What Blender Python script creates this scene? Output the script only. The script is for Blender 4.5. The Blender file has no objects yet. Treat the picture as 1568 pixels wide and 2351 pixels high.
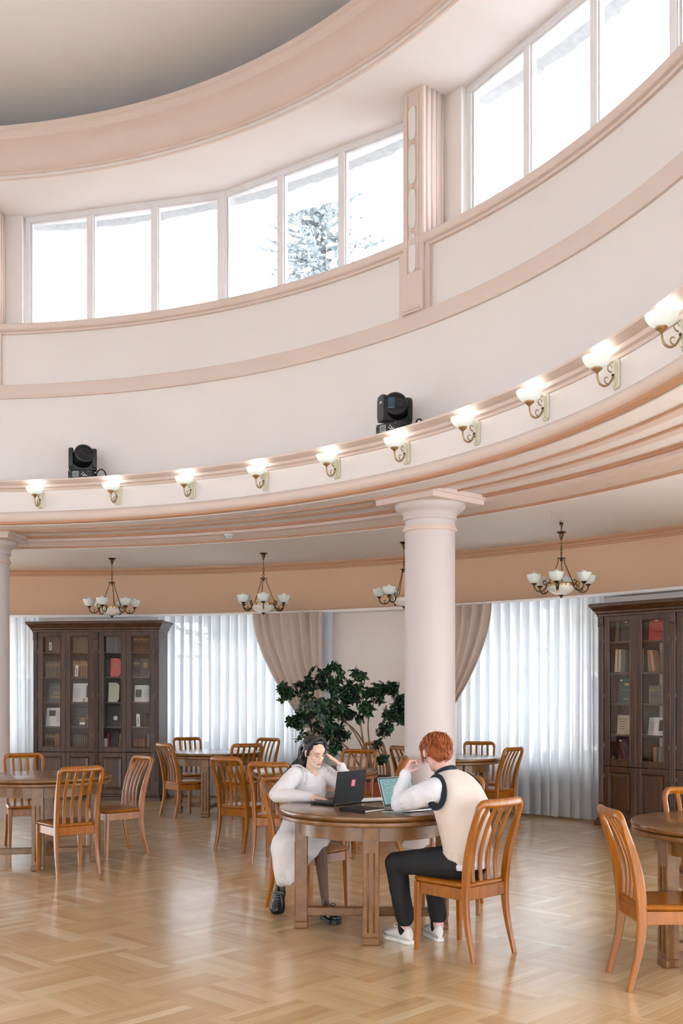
import bpy, bmesh, math, random
from mathutils import Vector, Matrix, Quaternion, noise

# ------------------------------------------------------------------ camera, sky, light, exposure
sc = bpy.context.scene
col = sc.collection
cam_d = bpy.data.cameras.new('camera')
cam = bpy.data.objects.new('camera', cam_d); col.objects.link(cam)
cam.location = (0.0, 0.0, 1.63)
cam.rotation_euler = (math.pi / 2, 0, 0)
cam_d.sensor_fit = 'VERTICAL'
cam_d.sensor_height = 36.0
cam_d.sensor_width = 24.0
cam_d.lens = 2400.0 / 2351.0 * 36.0
cam_d.shift_y = (1595.0 - 1175.5) / 2351.0
cam_d.clip_start = 0.02
cam_d.clip_end = 400.0
sc.camera = cam

world = bpy.data.worlds.new('overcast_sky'); sc.world = world
world.use_nodes = True
wb = world.node_tree.nodes['Background']
wb.inputs[0].default_value = (0.915, 0.955, 1.0, 1)
wb.inputs[1].default_value = 8.0

sc.view_settings.view_transform = 'Standard'
sc.view_settings.look = 'None'
sc.view_settings.gamma = 1.0
sc.view_settings.use_curve_mapping = False
sc.view_settings.exposure = 0.0
try:
    sc.cycles.use_denoising = True
    sc.cycles.denoiser = 'OPENIMAGEDENOISE'
    sc.cycles.max_bounces = 5
    sc.cycles.diffuse_bounces = 3
    sc.cycles.use_light_tree = False
    sc.cycles.use_adaptive_sampling = True
    sc.cycles.adaptive_threshold = 0.18
    sc.cycles.adaptive_min_samples = 16
    sc.cycles.glossy_bounces = 3
    sc.cycles.transmission_bounces = 6
    sc.cycles.transparent_max_bounces = 16
    sc.cycles.caustics_reflective = False
    sc.cycles.caustics_refractive = False
    sc.cycles.sample_clamp_indirect = 8.0
except Exception:
    pass

R = math.radians
PI = math.pi
CEN = Vector((-4.984, 5.695, 0.0))          # axis of the round hall
BAY = [64.5 + 45 * k for k in range(8)]     # centre of each window bay
PIER = [42.0 + 45 * k for k in range(8)]    # piers between the bays

def pol(a, r, z=0.0):
    return Vector((CEN.x + r * math.cos(R(a)), CEN.y + r * math.sin(R(a)), z))

# ------------------------------------------------------------------ materials
def s2l(c):
    return tuple(((v / 255.0) / 12.92 if v / 255.0 <= 0.04045 else ((v / 255.0 + 0.055) / 1.055) ** 2.4) for v in c)

def newmat(name):
    m = bpy.data.materials.new(name); m.use_nodes = True
    nt = m.node_tree
    b = nt.nodes.get('Principled BSDF')
    return m, nt, b

def N(nt, typ, **kw):
    n = nt.nodes.new(typ)
    for k, v in kw.items():
        setattr(n, k, v)
    return n

def mk(name, c, rough=0.5, metal=0.0, var=0.0, vs=4.0, bump=0.0, bs=80.0, coat=0.0, spec=0.5, stretch=None, sheen=0.0, coord='Object'):
    m, nt, b = newmat(name)
    lc = s2l(c)
    b.inputs['Base Color'].default_value = (*lc, 1)
    b.inputs['Roughness'].default_value = rough
    b.inputs['Metallic'].default_value = metal
    b.inputs['Specular IOR Level'].default_value = spec
    b.inputs['Coat Weight'].default_value = coat
    b.inputs['Coat Roughness'].default_value = 0.12
    if sheen: b.inputs['Sheen Weight'].default_value = sheen
    if var or bump:
        tc = N(nt, 'ShaderNodeTexCoord')
        mp = N(nt, 'ShaderNodeMapping')
        if stretch: mp.inputs['Scale'].default_value = stretch
        nt.links.new(tc.outputs[coord], mp.inputs[0])
    if var:
        nz = N(nt, 'ShaderNodeTexNoise'); nz.inputs['Scale'].default_value = vs; nz.inputs['Detail'].default_value = 4
        nt.links.new(mp.outputs[0], nz.inputs['Vector'])
        mx = N(nt, 'ShaderNodeMix', data_type='RGBA')
        mx.inputs[6].default_value = (*[max(0, v * (1 - var)) for v in lc], 1)
        mx.inputs[7].default_value = (*[min(1, v * (1 + var)) for v in lc], 1)
        nt.links.new(nz.outputs['Fac'], mx.inputs[0])
        nt.links.new(mx.outputs[2], b.inputs['Base Color'])
    if bump:
        n2 = N(nt, 'ShaderNodeTexNoise'); n2.inputs['Scale'].default_value = bs; n2.inputs['Detail'].default_value = 3
        nt.links.new(mp.outputs[0], n2.inputs['Vector'])
        bp = N(nt, 'ShaderNodeBump'); bp.inputs['Strength'].default_value = bump; bp.inputs['Distance'].default_value = 0.004
        nt.links.new(n2.outputs['Fac'], bp.inputs['Height'])
        nt.links.new(bp.outputs[0], b.inputs['Normal'])
    return m

def wood(name, c_dark, c_light, rough=0.3, coat=0.4, scale=(30, 30, 2.2), bump=0.05):
    m, nt, b = newmat(name)
    tc = N(nt, 'ShaderNodeTexCoord'); mp = N(nt, 'ShaderNodeMapping'); mp.inputs['Scale'].default_value = scale
    oi = N(nt, 'ShaderNodeObjectInfo')
    add = N(nt, 'ShaderNodeVectorMath', operation='ADD')
    mul = N(nt, 'ShaderNodeMath', operation='MULTIPLY'); mul.inputs[1].default_value = 37.0
    nt.links.new(oi.outputs['Random'], mul.inputs[0])
    nt.links.new(tc.outputs['Object'], mp.inputs[0])
    nt.links.new(mp.outputs[0], add.inputs[0]); nt.links.new(mul.outputs[0], add.inputs[1])
    nz = N(nt, 'ShaderNodeTexNoise'); nz.inputs['Scale'].default_value = 1.0; nz.inputs['Detail'].default_value = 5; nz.inputs['Distortion'].default_value = 0.4
    nt.links.new(add.outputs[0], nz.inputs['Vector'])
    mx = N(nt, 'ShaderNodeMix', data_type='RGBA')
    mx.inputs[6].default_value = (*s2l(c_dark), 1); mx.inputs[7].default_value = (*s2l(c_light), 1)
    rp = N(nt, 'ShaderNodeMapRange'); rp.inputs[1].default_value = 0.3; rp.inputs[2].default_value = 0.7
    nt.links.new(nz.outputs['Fac'], rp.inputs[0]); nt.links.new(rp.outputs[0], mx.inputs[0])
    nt.links.new(mx.outputs[2], b.inputs['Base Color'])
    b.inputs['Roughness'].default_value = rough
    b.inputs['Coat Weight'].default_value = coat; b.inputs['Coat Roughness'].default_value = 0.15
    bp = N(nt, 'ShaderNodeBump'); bp.inputs['Strength'].default_value = bump; bp.inputs['Distance'].default_value = 0.002
    nt.links.new(nz.outputs['Fac'], bp.inputs['Height']); nt.links.new(bp.outputs[0], b.inputs['Normal'])
    return m

def glassy(name, tint=(1, 1, 1), refl=0.06, rough=0.0):
    m = bpy.data.materials.new(name); m.use_nodes = True
    nt = m.node_tree; nt.nodes.clear()
    out = N(nt, 'ShaderNodeOutputMaterial'); mx = N(nt, 'ShaderNodeMixShader')
    tr = N(nt, 'ShaderNodeBsdfTransparent'); gl = N(nt, 'ShaderNodeBsdfGlossy')
    tr.inputs[0].default_value = (*tint, 1); gl.inputs['Roughness'].default_value = rough
    lw = N(nt, 'ShaderNodeLayerWeight'); lw.inputs[0].default_value = 0.5
    pw = N(nt, 'ShaderNodeMath', operation='POWER'); pw.inputs[1].default_value = 4.0
    ml = N(nt, 'ShaderNodeMath', operation='MULTIPLY_ADD'); ml.inputs[1].default_value = 0.55; ml.inputs[2].default_value = refl
    nt.links.new(lw.outputs['Facing'], pw.inputs[0]); nt.links.new(pw.outputs[0], ml.inputs[0]); nt.links.new(ml.outputs[0], mx.inputs[0])
    nt.links.new(tr.outputs[0], mx.inputs[1]); nt.links.new(gl.outputs[0], mx.inputs[2])
    nt.links.new(mx.outputs[0], out.inputs[0])
    return m

def sheer(name, c, transp, transl):
    """woven cloth: part open weave, part diffuse, part translucent"""
    m = bpy.data.materials.new(name); m.use_nodes = True
    nt = m.node_tree; nt.nodes.clear()
    out = N(nt, 'ShaderNodeOutputMaterial')
    tr = N(nt, 'ShaderNodeBsdfTransparent'); df = N(nt, 'ShaderNodeBsdfDiffuse'); tl = N(nt, 'ShaderNodeBsdfTranslucent')
    lc = (*s2l(c), 1)
    df.inputs[0].default_value = lc; tl.inputs[0].default_value = lc
    m1 = N(nt, 'ShaderNodeMixShader'); m1.inputs[0].default_value = transl
    m2 = N(nt, 'ShaderNodeMixShader'); m2.inputs[0].default_value = transp
    nt.links.new(df.outputs[0], m1.inputs[1]); nt.links.new(tl.outputs[0], m1.inputs[2])
    nt.links.new(m1.outputs[0], m2.inputs[1]); nt.links.new(tr.outputs[0], m2.inputs[2])
    nt.links.new(m2.outputs[0], out.inputs[0])
    return m

def emis(name, c, strength, base=None, rough=0.4):
    m, nt, b = newmat(name)
    b.inputs['Base Color'].default_value = (*s2l(base or c), 1)
    b.inputs['Emission Color'].default_value = (*s2l(c), 1)
    b.inputs['Emission Strength'].default_value = strength
    b.inputs['Roughness'].default_value = rough
    return m

M = {}
M['white'] = mk('painted_plaster_white', (238, 228, 223), 0.75, var=0.02, vs=1.2, bump=0.05, bs=30)
M['dome'] = mk('dome_plaster', (249, 246, 244), 0.8, var=0.02, vs=0.8)
M['pink'] = mk('painted_plaster_pink', (226, 204, 192), 0.6, var=0.03, vs=1.5, bump=0.05, bs=30)
M['peach'] = mk('painted_plaster_peach', (204, 156, 124), 0.6, var=0.03, vs=1.5)
M['tan'] = mk('painted_wall_tan', (222, 182, 150), 0.7, var=0.03, vs=1.0)
M['gal'] = mk('gallery_ceiling_paint', (244, 237, 232), 0.75, var=0.02, vs=1.0)
M['frame'] = mk('window_frame_paint', (236, 231, 230), 0.5, var=0.06, vs=6)
M['pane'] = glassy('window_glass', (0.97, 0.99, 1.0), 0.02)
M['eave'] = mk('frosted_eave', (190, 190, 190), 0.9, var=0.25, vs=14, bump=0.3, bs=40)
M['snow'] = mk('snow', (235, 238, 242), 0.8, var=0.04, vs=0.5)

# ------------------------------------------------------------------ mesh helpers
class MB:
    def __init__(s):
        s.v = []; s.f = []; s.m = []
    def add(s, vs, fs, mi=0):
        o = len(s.v); s.v += [tuple(p) for p in vs]
        s.f += [tuple(i + o for i in f) for f in fs]; s.m += [mi] * len(fs)
        return s
    def box(s, c, size, rot=None, mi=0):
        hx, hy, hz = size[0] / 2, size[1] / 2, size[2] / 2
        ps = [Vector((x, y, z)) for x in (-hx, hx) for y in (-hy, hy) for z in (-hz, hz)]
        if rot is not None: ps = [rot @ p for p in ps]
        c = Vector(c)
        return s.add([p + c for p in ps], [(0, 1, 3, 2), (4, 6, 7, 5), (0, 4, 5, 1), (2, 3, 7, 6), (0, 2, 6, 4), (1, 5, 7, 3)], mi)
    def cbox(s, c, size, ch=0.004, rot=None, mi=0):
        """box with chamfered edges (24 vertices)"""
        h = [v / 2 for v in size]; ch = min(ch, min(h) * 0.8)
        vs = []; idx = {}
        for sx in (-1, 1):
            for sy in (-1, 1):
                for sz in (-1, 1):
                    for ax in range(3):
                        p = [sx * (h[0] - ch), sy * (h[1] - ch), sz * (h[2] - ch)]
                        p[ax] = (sx, sy, sz)[ax] * h[ax]
                        idx[(sx, sy, sz, ax)] = len(vs); vs.append(Vector(p))
        fs = []
        for ax in range(3):
            a, b = [i for i in range(3) if i != ax]
            for sg in (-1, 1):
                q = []
                for (ua, ub) in ((-1, -1), (1, -1), (1, 1), (-1, 1)):
                    k = [0, 0, 0]; k[ax] = sg; k[a] = ua; k[b] = ub
                    q.append(idx[(*k, ax)])
                fs.append(tuple(q))
        for ax in range(3):
            a, b = [i for i in range(3) if i != ax]
            for ua in (-1, 1):
                for ub in (-1, 1):
                    q = []
                    for (sg, fa) in ((-1, a), (1, a), (1, b), (-1, b)):
                        k = [0, 0, 0]; k[ax] = sg; k[a] = ua; k[b] = ub
                        q.append(idx[(*k, fa)])
                    fs.append(tuple(q))
        for sx in (-1, 1):
            for sy in (-1, 1):
                for sz in (-1, 1):
                    fs.append(tuple(idx[(sx, sy, sz, ax)] for ax in range(3)))
        if rot is not None: vs = [rot @ p for p in vs]
        c = Vector(c)
        return s.add([p + c for p in vs], fs, mi)
    def loft(s, loops, close=True, cap0=True, cap1=True, mi=0):
        n = len(loops[0]); vs = [p for L in loops for p in L]; fs = []
        for i in range(len(loops) - 1):
            for j in range(n if close else n - 1):
                k = (j + 1) % n
                fs.append((i * n + j, i * n + k, (i + 1) * n + k, (i + 1) * n + j))
        if close and cap0: fs.append(tuple(reversed(range(n))))
        if close and cap1: fs.append(tuple((len(loops) - 1) * n + j for j in range(n)))
        return s.add(vs, fs, mi)
    def tube(s, pts, rad, n=8, mi=0, sx=1.0, sy=1.0, up=None, caps=True):
        """sweep of an ellipse along pts; rad is a number or a list"""
        pts = [Vector(p) for p in pts]; loops = []
        rad = [rad] * len(pts) if not hasattr(rad, '__len__') else rad
        prev = None
        for i, p in enumerate(pts):
            t = (pts[min(i + 1, len(pts) - 1)] - pts[max(i - 1, 0)]).normalized()
            if prev is None:
                u = Vector(up) if up is not None else (Vector((0, 0, 1)) if abs(t.z) < 0.9 else Vector((1, 0, 0)))
            else:
                u = prev
            u = (u - t * u.dot(t)).normalized(); prev = u
            w = t.cross(u)
            loops.append([p + (u * math.cos(2 * PI * k / n) * sy + w * math.sin(2 * PI * k / n) * sx) * rad[i] for k in range(n)])
        return s.loft(loops, True, caps, caps, mi)
    def rect_sweep(s, pts, ws, hs, side, mi=0, ch=0.25):
        """sweep of a chamfered rectangle: width along `side`, height across"""
        pts = [Vector(p) for p in pts]; loops = []; side = Vector(side).normalized()
        for i, p in enumerate(pts):
            t = (pts[min(i + 1, len(pts) - 1)] - pts[max(i - 1, 0)]).normalized()
            u = (side - t * side.dot(t)).normalized(); w = t.cross(u)
            a = ws[i] / 2; b = hs[i] / 2; c = ch * min(a, b)
            loops.append([p + u * x + w * y for x, y in ((a, b - c), (a - c, b), (-a + c, b), (-a, b - c), (-a, -b + c), (-a + c, -b), (a - c, -b), (a, -b + c))])
        return s.loft(loops, True, True, True, mi)
    def lathe(s, prof, n=24, c=(0, 0, 0), mi=0, a0=0.0, a1=360.0):
        full = abs(a1 - a0) >= 359.9
        k = n if full else n + 1
        vs = []; fs = []; m = len(prof)
        for i in range(k):
            a = R(a0 + (a1 - a0) * i / n)
            for (r, z) in prof: vs.append((c[0] + r * math.cos(a), c[1] + r * math.sin(a), c[2] + z))
        for i in range(n):
            j = (i + 1) % k
            for q in range(m - 1):
                fs.append((i * m + q, j * m + q, j * m + q + 1, i * m + q + 1))
        return s.add(vs, fs, mi)
    def ring(s, prof, a0=0.0, a1=360.0, step=1.5, mi=0, closed=True):
        """closed (r,z) section swept about the hall axis"""
        n = max(1, int(round((a1 - a0) / step))); full = abs(a1 - a0) >= 359.9
        k = n if full else n + 1; m = len(prof); vs = []; fs = []
        for i in range(k):
            a = a0 + (a1 - a0) * i / n
            for (r, z) in prof: vs.append(pol(a, r, z))
        for i in range(n):
            j = (i + 1) % k
            for q in range(m if closed else m - 1):
                w = (q + 1) % m
                fs.append((i * m + q, i * m + w, j * m + w, j * m + q))
        if not full and closed:
            fs.append(tuple(range(m))); fs.append(tuple(reversed([n * m + q for q in range(m)])))
        return s.add(vs, fs, mi)
    def build(s, name, mats, parent=None, smooth=False, angle=None, loc=None, recalc=True):
        me = bpy.data.meshes.new(name)
        me.from_pydata(s.v, [], s.f)
        if not isinstance(mats, (list, tuple)): mats = [mats]
        for m_ in mats: me.materials.append(m_)
        if len(mats) > 1: me.polygons.foreach_set('material_index', s.m)
        if recalc:
            bm = bmesh.new(); bm.from_mesh(me); bmesh.ops.recalc_face_normals(bm, faces=bm.faces); bm.to_mesh(me); bm.free()
        if smooth:
            me.polygons.foreach_set('use_smooth', [True] * len(me.polygons))
            if angle:
                try: me.set_sharp_from_angle(angle=R(angle))
                except Exception: pass
        me.update()
        o = bpy.data.objects.new(name, me); col.objects.link(o)
        if parent is not None: o.parent = parent
        if loc is not None: o.location = loc
        return o

def empty(name, loc=(0, 0, 0), rz=0.0):
    o = bpy.data.objects.new(name, None); col.objects.link(o)
    o.empty_display_size = 0.1
    o.location = loc; o.rotation_euler = (0, 0, rz)
    return o

def tag(o, label=None, cat=None, group=None, kind=None):
    if label: o['label'] = label
    if cat: o['category'] = cat
    if group: o['group'] = group
    if kind: o['kind'] = kind
    return o

def struct(o, label=None):
    o['kind'] = 'structure'
    if label: o['label'] = label
    return o

def kids(o):
    return [c for c in bpy.data.objects if c.parent == o]

def copy_tree(o, parent=None):
    c = o.copy(); col.objects.link(c)
    if parent is not None: c.parent = parent
    for ch in o.children: copy_tree(ch, c)
    return c

def arc_pts(c, r, a0, a1, n, plane='xz'):
    out = []
    for i in range(n + 1):
        a = R(a0 + (a1 - a0) * i / n)
        x, y = r * math.cos(a), r * math.sin(a)
        out.append(Vector((c[0] + x, c[1], c[2] + y)) if plane == 'xz' else Vector((c[0], c[1] + x, c[2] + y)) if plane == 'yz' else Vector((c[0] + x, c[1] + y, c[2])))
    return out

def smooth_path(pts, n=8):
    """Catmull-Rom through pts"""
    pts = [Vector(p) for p in pts]; out = []
    P = [pts[0] * 2 - pts[1]] + pts + [pts[-1] * 2 - pts[-2]]
    for i in range(1, len(P) - 2):
        for k in range(n):
            t = k / n
            a, b, c, d = P[i - 1], P[i], P[i + 1], P[i + 2]
            out.append(0.5 * ((2 * b) + (-a + c) * t + (2 * a - 5 * b + 4 * c - d) * t * t + (-a + 3 * b - 3 * c + d) * t ** 3))
    out.append(pts[-1]); return out

def lerp_list(xs, ys, x):
    for i in range(len(xs) - 1):
        if x <= xs[i + 1]:
            t = (x - xs[i]) / (xs[i + 1] - xs[i]); return ys[i] + (ys[i + 1] - ys[i]) * t
    return ys[-1]
# ================================================================== THE SETTING
random.seed(4)
# ---- outside ground
g = MB(); g.lathe([(0.01, 0), (120, 0)], 48, (CEN.x, CEN.y, -0.9)); struct(g.build('ground_outside', M['snow']), 'snow covered ground outside the windows')

b = MB(); b.ring([(8.20, 4.55), (12.5, 4.05), (12.5, 3.86), (8.20, 3.86)], step=4)
struct(b.build('roof_gallery', mk('grey_roofing', (128, 128, 130), 0.85, var=0.2, vs=2), smooth=True, angle=30), 'grey roof over the gallery outside the high windows')

# ---- drum wall below the clerestory
b = MB(); b.ring([(7.74, 4.20), (7.74, 5.60), (7.765, 5.60), (7.765, 6.30), (8.22, 6.30), (8.22, 4.20)])
wall_drum = struct(b.build('wall_drum', M['white'], smooth=True, angle=30), 'smooth pale curved drum wall under the high windows')
b = MB(); b.ring([(7.76, 5.412), (7.715, 5.420), (7.705, 5.44), (7.70, 5.47), (7.70, 5.575), (7.708, 5.592), (7.78, 5.592)])
struct(b.build('trim_1', M['pink'], smooth=True, angle=30), 'wide pink plaster band circling the drum')
b = MB(); b.ring([(7.78, 6.245), (7.735, 6.250), (7.73, 6.275), (7.70, 6.285), (7.69, 6.30), (7.69, 6.36), (7.70, 6.372), (8.22, 6.372), (8.22, 6.28), (7.78, 6.28)])
struct(b.build('trim_2', M['pink'], smooth=True, angle=30), 'pink sill rail under the high windows')
for a in PIER:
    h = 1.62
    b = MB(); b.ring([(7.78, 5.58), (7.725, 5.58), (7.725, 6.26), (7.78, 6.26)], a - h, a + h, 0.4)
    struct(b.build('trim_3', M['pink'], smooth=True, angle=30), 'pink upright strip below a pilaster')

# ---- white piers, fluted pilasters
for a in PIER:
    b = MB(); b.ring([(8.03, 6.35), (8.03, 7.92), (8.30, 7.92), (8.30, 6.35)], a - 2.75, a + 2.75, 0.6)
    struct(b.build('wall_pier', M['white']))
def pilaster(a):
    root = empty('pilaster', pol(a, 7.74, 5.6), R(a - 90)); struct(root, 'pink fluted pilaster with a chain of long ovals')
    # local: +Y points to the window, X along the wall; front face at y = -0.05
    p = MB(); p.cbox((0, 0.14, 1.35), (0.30, 0.36, 1.92), 0.012)
    p.cbox((0, 0.02, 0.20), (0.30, 0.15, 0.42), 0.006)
    p.build('shaft', M['pink'], root)
    for sg in (-1, 1):
        for k in range(4):
            f = MB(); f.tube([(sg * 0.150, 0.02 + 0.075 * k, 0.78), (sg * 0.150, 0.02 + 0.075 * k, 2.30)], 0.016, 8)
            f.build('flute_rib', M['pink'], root, True)
    for x in (-0.075, 0.075):
        f = MB(); f.cbox((x, -0.045, 1.17), (0.018, 0.022, 2.20), 0.006); f.build('border_strip', M['pink'], root)
    z = 0.10
    for k, hh in enumerate((0.28, 0.46, 0.46, 0.46, 0.40)):
        lp0 = []; lp1 = []; lp2 = []
        for i in range(24):
            t = 2 * PI * i / 24
            cx = math.cos(t); sz = math.sin(t)
            ex = 0.045 * (abs(cx) ** 0.9) * (1 if cx > 0 else -1); ez = (hh / 2 - 0.03) * (abs(sz) ** 0.35) * (1 if sz > 0 else -1)
            lp0.append(Vector((ex * 1.25, -0.040, z + hh / 2 + ez * 1.03))); lp1.append(Vector((ex * 1.15, -0.054, z + hh / 2 + ez * 1.02))); lp2.append(Vector((ex, -0.046, z + hh / 2 + ez)))
        f = MB(); f.loft([lp0, lp1, lp2], True, False, True); f.build('oval_panel', M['white'], root, False)
        if k < 4:
            f = MB(); f.lathe([(0.001, -0.012), (0.016, -0.008), (0.02, 0.0), (0.016, 0.008), (0.001, 0.012)], 10, (0, -0.045, z + hh)); f.build('bead', M['pink'], root, True)
        z += hh
    for k in range(3):
        f = MB(); f.cbox((0, -0.045 - 0.007 * k, 0.06 - 0.03 * k), (0.20 + 0.025 * k, 0.03, 0.022), 0.004); f.build('base_moulding', M['pink'], root)
    return root
pil0 = pilaster(PIER[0])
for a in PIER[1:]:
    c = copy_tree(pil0); c.location = pol(a, 7.74, 5.6); c.rotation_euler = (0, 0, R(a - 90))

# ---- clerestory windows: two flat sashes of three panes in every bay
def bar(b, p, q, w, d, nrm, mi=0):
    """upright or level bar of the sash between p and q; w in the plane, d across it"""
    p = Vector(p); q = Vector(q); t = (q - p).normalized(); nrm = Vector(nrm).normalized(); s_ = t.cross(nrm)
    vs = []
    for e in (p, q):
        for (x, y) in ((-w / 2, -d / 2), (w / 2, -d / 2), (w / 2, d / 2), (-w / 2, d / 2)):
            vs.append(e + s_ * x + nrm * y)
    b.add(vs, [(0, 1, 2, 3), (7, 6, 5, 4), (0, 4, 5, 1), (1, 5, 6, 2), (2, 6, 7, 3), (3, 7, 4, 0)], mi)
ZB, ZT = 6.372, 7.905
HALF = 19.55
wn = 0
for bay in BAY:
    wn += 1
    if wn in (3, 5, 7):            # unseen bays walled shut to cut the light inside the drum
        b = MB(); b.ring([(8.06, ZB - .02), (8.06, 7.92), (8.30, 7.92), (8.30, ZB - .02)], bay - 20, bay + 20, 1.5); struct(b.build('bay_light_block', M['white'], smooth=True, angle=30)); continue
    root = empty('window_%d' % wn, pol(bay, 8.1, ZB)); struct(root, 'row of tall clerestory panes with pale frames')
    inv = Matrix.Translation(-root.location)
    def ch(b, name, mat, **k):
        b.v = [tuple(inv @ Vector(p)) for p in b.v]; return b.build(name, mat, root, **k)
    verts = [pol(bay + HALF, 8.14), pol(bay, 8.18), pol(bay - HALF, 8.14)]
    for s_ in range(2):
        A, Bq = verts[s_], verts[s_ + 1]
        nrm = ((A + Bq) / 2 - CEN); nrm.z = 0; nrm.normalize()
        t = (Bq - A).normalized(); L = (Bq - A).length
        up = Vector((0, 0, 1))
        b = MB()
        bar(b, A + t * 0.01 + up * (ZT - 0.035), Bq - t * 0.01 + up * (ZT - 0.035), 0.07, 0.10, nrm)
        bar(b, A + up * (ZB + 0.03), Bq + up * (ZB + 0.03), 0.06, 0.10, nrm)
        ch(b, 'frame_rail', M['frame'])
        ends = [0.03, L / 3 + 0.01, 2 * L / 3 - 0.01, L - 0.03]
        for k, e in enumerate(ends):
            b = MB(); w = 0.062 if k in (0, 3) else 0.085
            bar(b, A + t * e + up * ZB, A + t * e + up * ZT, w, 0.09, nrm); ch(b, 'mullion', M['frame'])
        for k in range(3):
            p0 = A + t * (ends[k] + 0.04); p1 = A + t * (ends[k + 1] - 0.04)
            b = MB()
            z0, z1 = ZB + 0.06, ZT - 0.07
            b.add([p0 + up * z0 + nrm * 0.02, p1 + up * z0 + nrm * 0.02, p1 + up * z1 + nrm * 0.02, p0 + up * z1 + nrm * 0.02,
                   p0 + up * z0 + nrm * 0.026, p1 + up * z0 + nrm * 0.026, p1 + up * z1 + nrm * 0.026, p0 + up * z1 + nrm * 0.026],
                  [(0, 1, 2, 3), (7, 6, 5, 4), (0, 4, 5, 1), (1, 5, 6, 2), (2, 6, 7, 3), (3, 7, 4, 0)])
            ch(b, 'pane', M['pane'])
            b = MB()
            for (x0, x1, q0, q1) in ((p0, p0 + t * 0.018, z0, z1), (p1 - t * 0.018, p1, z0, z1)):
                c0 = (x0 + x1) / 2
                bar(b, c0 + up * q0 - nrm * 0.005, c0 + up * q1 - nrm * 0.005, 0.018, 0.035, nrm)
            bar(b, p0 + up * (z1 - 0.009) - nrm * 0.005, p1 + up * (z1 - 0.009) - nrm * 0.005, 0.018, 0.035, nrm)
            ch(b, 'glazing_bead', M['frame'])
    b = MB(); pm = verts[1]
    nrm = (pm - CEN).normalized()
    bar(b, Vector((pm.x, pm.y, ZB)), Vector((pm.x, pm.y, ZT)), 0.07, 0.13, nrm); ch(b, 'corner_post', M['frame'])

# ---- soffit over the windows, big cornice, roof eave outside, dome
b = MB(); b.ring([(7.06, 7.90), (8.32, 7.90), (8.32, 8.05), (7.06, 8.05)])
struct(b.build('ceiling_soffit', M['white'], smooth=True, angle=30), 'pale flat soffit above the high windows')
b = MB()
b.ring([(7.14, 7.91), (7.10, 7.888), (7.075, 7.892), (7.07, 7.925), (7.04, 7.935), (7.03, 7.955), (6.975, 7.965), (6.94, 8.00), (6.925, 8.06), (6.918, 8.12), (6.89, 8.17),
        (6.84, 8.215), (6.805, 8.235), (6.80, 8.255), (6.785, 8.295), (6.775, 8.31), (6.755, 8.32), (6.75, 8.368), (7.3, 8.368), (7.3, 7.91)])
struct(b.build('trim_4', M['pink'], smooth=True, angle=35), 'large pink moulded cornice below the dome')
b = MB()
rr = random.Random(2)
n = 720; vs = []; fs = []
for i in range(n):
    a = i * 0.5
    ro = 8.47 + 0.03 * noise.noise(Vector((a * 0.7, 0, 0))) + 0.035 * rr.random()
    for (r, z) in ((8.27, 7.915), (ro, 7.90 - 0.012 * rr.random()), (ro + 0.05, 7.98), (8.27, 8.045)): vs.append(pol(a, r, z))
for i in range(n):
    j = (i + 1) % n
    for q in range(4): fs.append((i * 4 + q, i * 4 + (q + 1) % 4, j * 4 + (q + 1) % 4, j * 4 + q))
b.add(vs, fs); struct(b.build('roof_eave', M['eave']), 'frosted rough roof edge seen through the high windows')
prof = [(9.05, 8.32), (9.05, 8.48), (9.0, 8.52)]
for k in range(1, 16):
    r_ = 9.0 * (1 - k / 15.0); prof.append((max(0.02, r_), 8.52 + 0.85 * (1 - (r_ / 9.0) ** 2)))
outer = [(0.02, 10.3), (5.0, 10.0), (9.3, 9.2), (9.3, 8.32)]
b = MB(); b.ring(prof + outer, closed=True, step=3)
struct(b.build('ceiling_dome', M['dome'], smooth=True, angle=50), 'shallow pale saucer dome over the round hall')
b = MB(); b.ring([(7.25, 8.05), (9.3, 8.05), (9.3, 8.34), (7.25, 8.34)], step=3); struct(b.build('roof_slab', M['white'], smooth=True, angle=30))

# ---- balcony fascia ring, its mouldings and the soffit carried by the columns
b = MB(); b.ring([(7.42, 3.86), (7.42, 4.20), (7.80, 4.20), (7.80, 3.86)])
struct(b.build('wall_fascia', M['white'], smooth=True, angle=30), 'pale curved fascia carrying the row of wall lamps')
b = MB(); b.ring([(7.44, 3.912), (7.395, 3.906), (7.365, 3.893), (7.345, 3.868), (7.338, 3.838), (7.346, 3.808), (7.368, 3.786), (7.40, 3.776), (7.405, 3.762), (7.43, 3.76), (7.435, 3.757), (7.60, 3.77), (7.60, 3.912)])
struct(b.build('trim_5', M['pink'], smooth=True, angle=40), 'rounded pink bead along the bottom of the fascia')
b = MB(); b.ring([(7.372, 3.790), (7.378, 3.768), (7.395, 3.756), (7.432, 3.750), (7.440, 3.79)])
struct(b.build('trim_9', M['peach'], smooth=True, angle=40), 'thin peach line under the fascia bead')
b = MB(); b.ring([(7.44, 4.162), (7.405, 4.168), (7.392, 4.19), (7.36, 4.20), (7.35, 4.215), (7.345, 4.228), (7.30, 4.238), (7.268, 4.25), (7.255, 4.256), (7.25, 4.275), (7.76, 4.275), (7.76, 4.162)])
struct(b.build('trim_6', M['pink'], smooth=True, angle=35), 'pink ledge moulding above the wall lamps')
bands = [('white', 7.45, 7.70, 3.742), ('peach', 7.70, 7.725, 3.728), ('pink', 7.725, 7.885, 3.752), ('white', 7.885, 8.09, 3.768), ('peach', 8.09, 8.115, 3.752), ('pink', 8.115, 8.27, 3.768), ('white', 8.27, 8.49, 3.776), ('peach', 8.49, 8.505, 3.762), ('peach', 8.505, 8.56, 3.748), ('pink', 8.56, 9.06, 3.712), ('peach', 9.06, 9.10, 3.690)]
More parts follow.
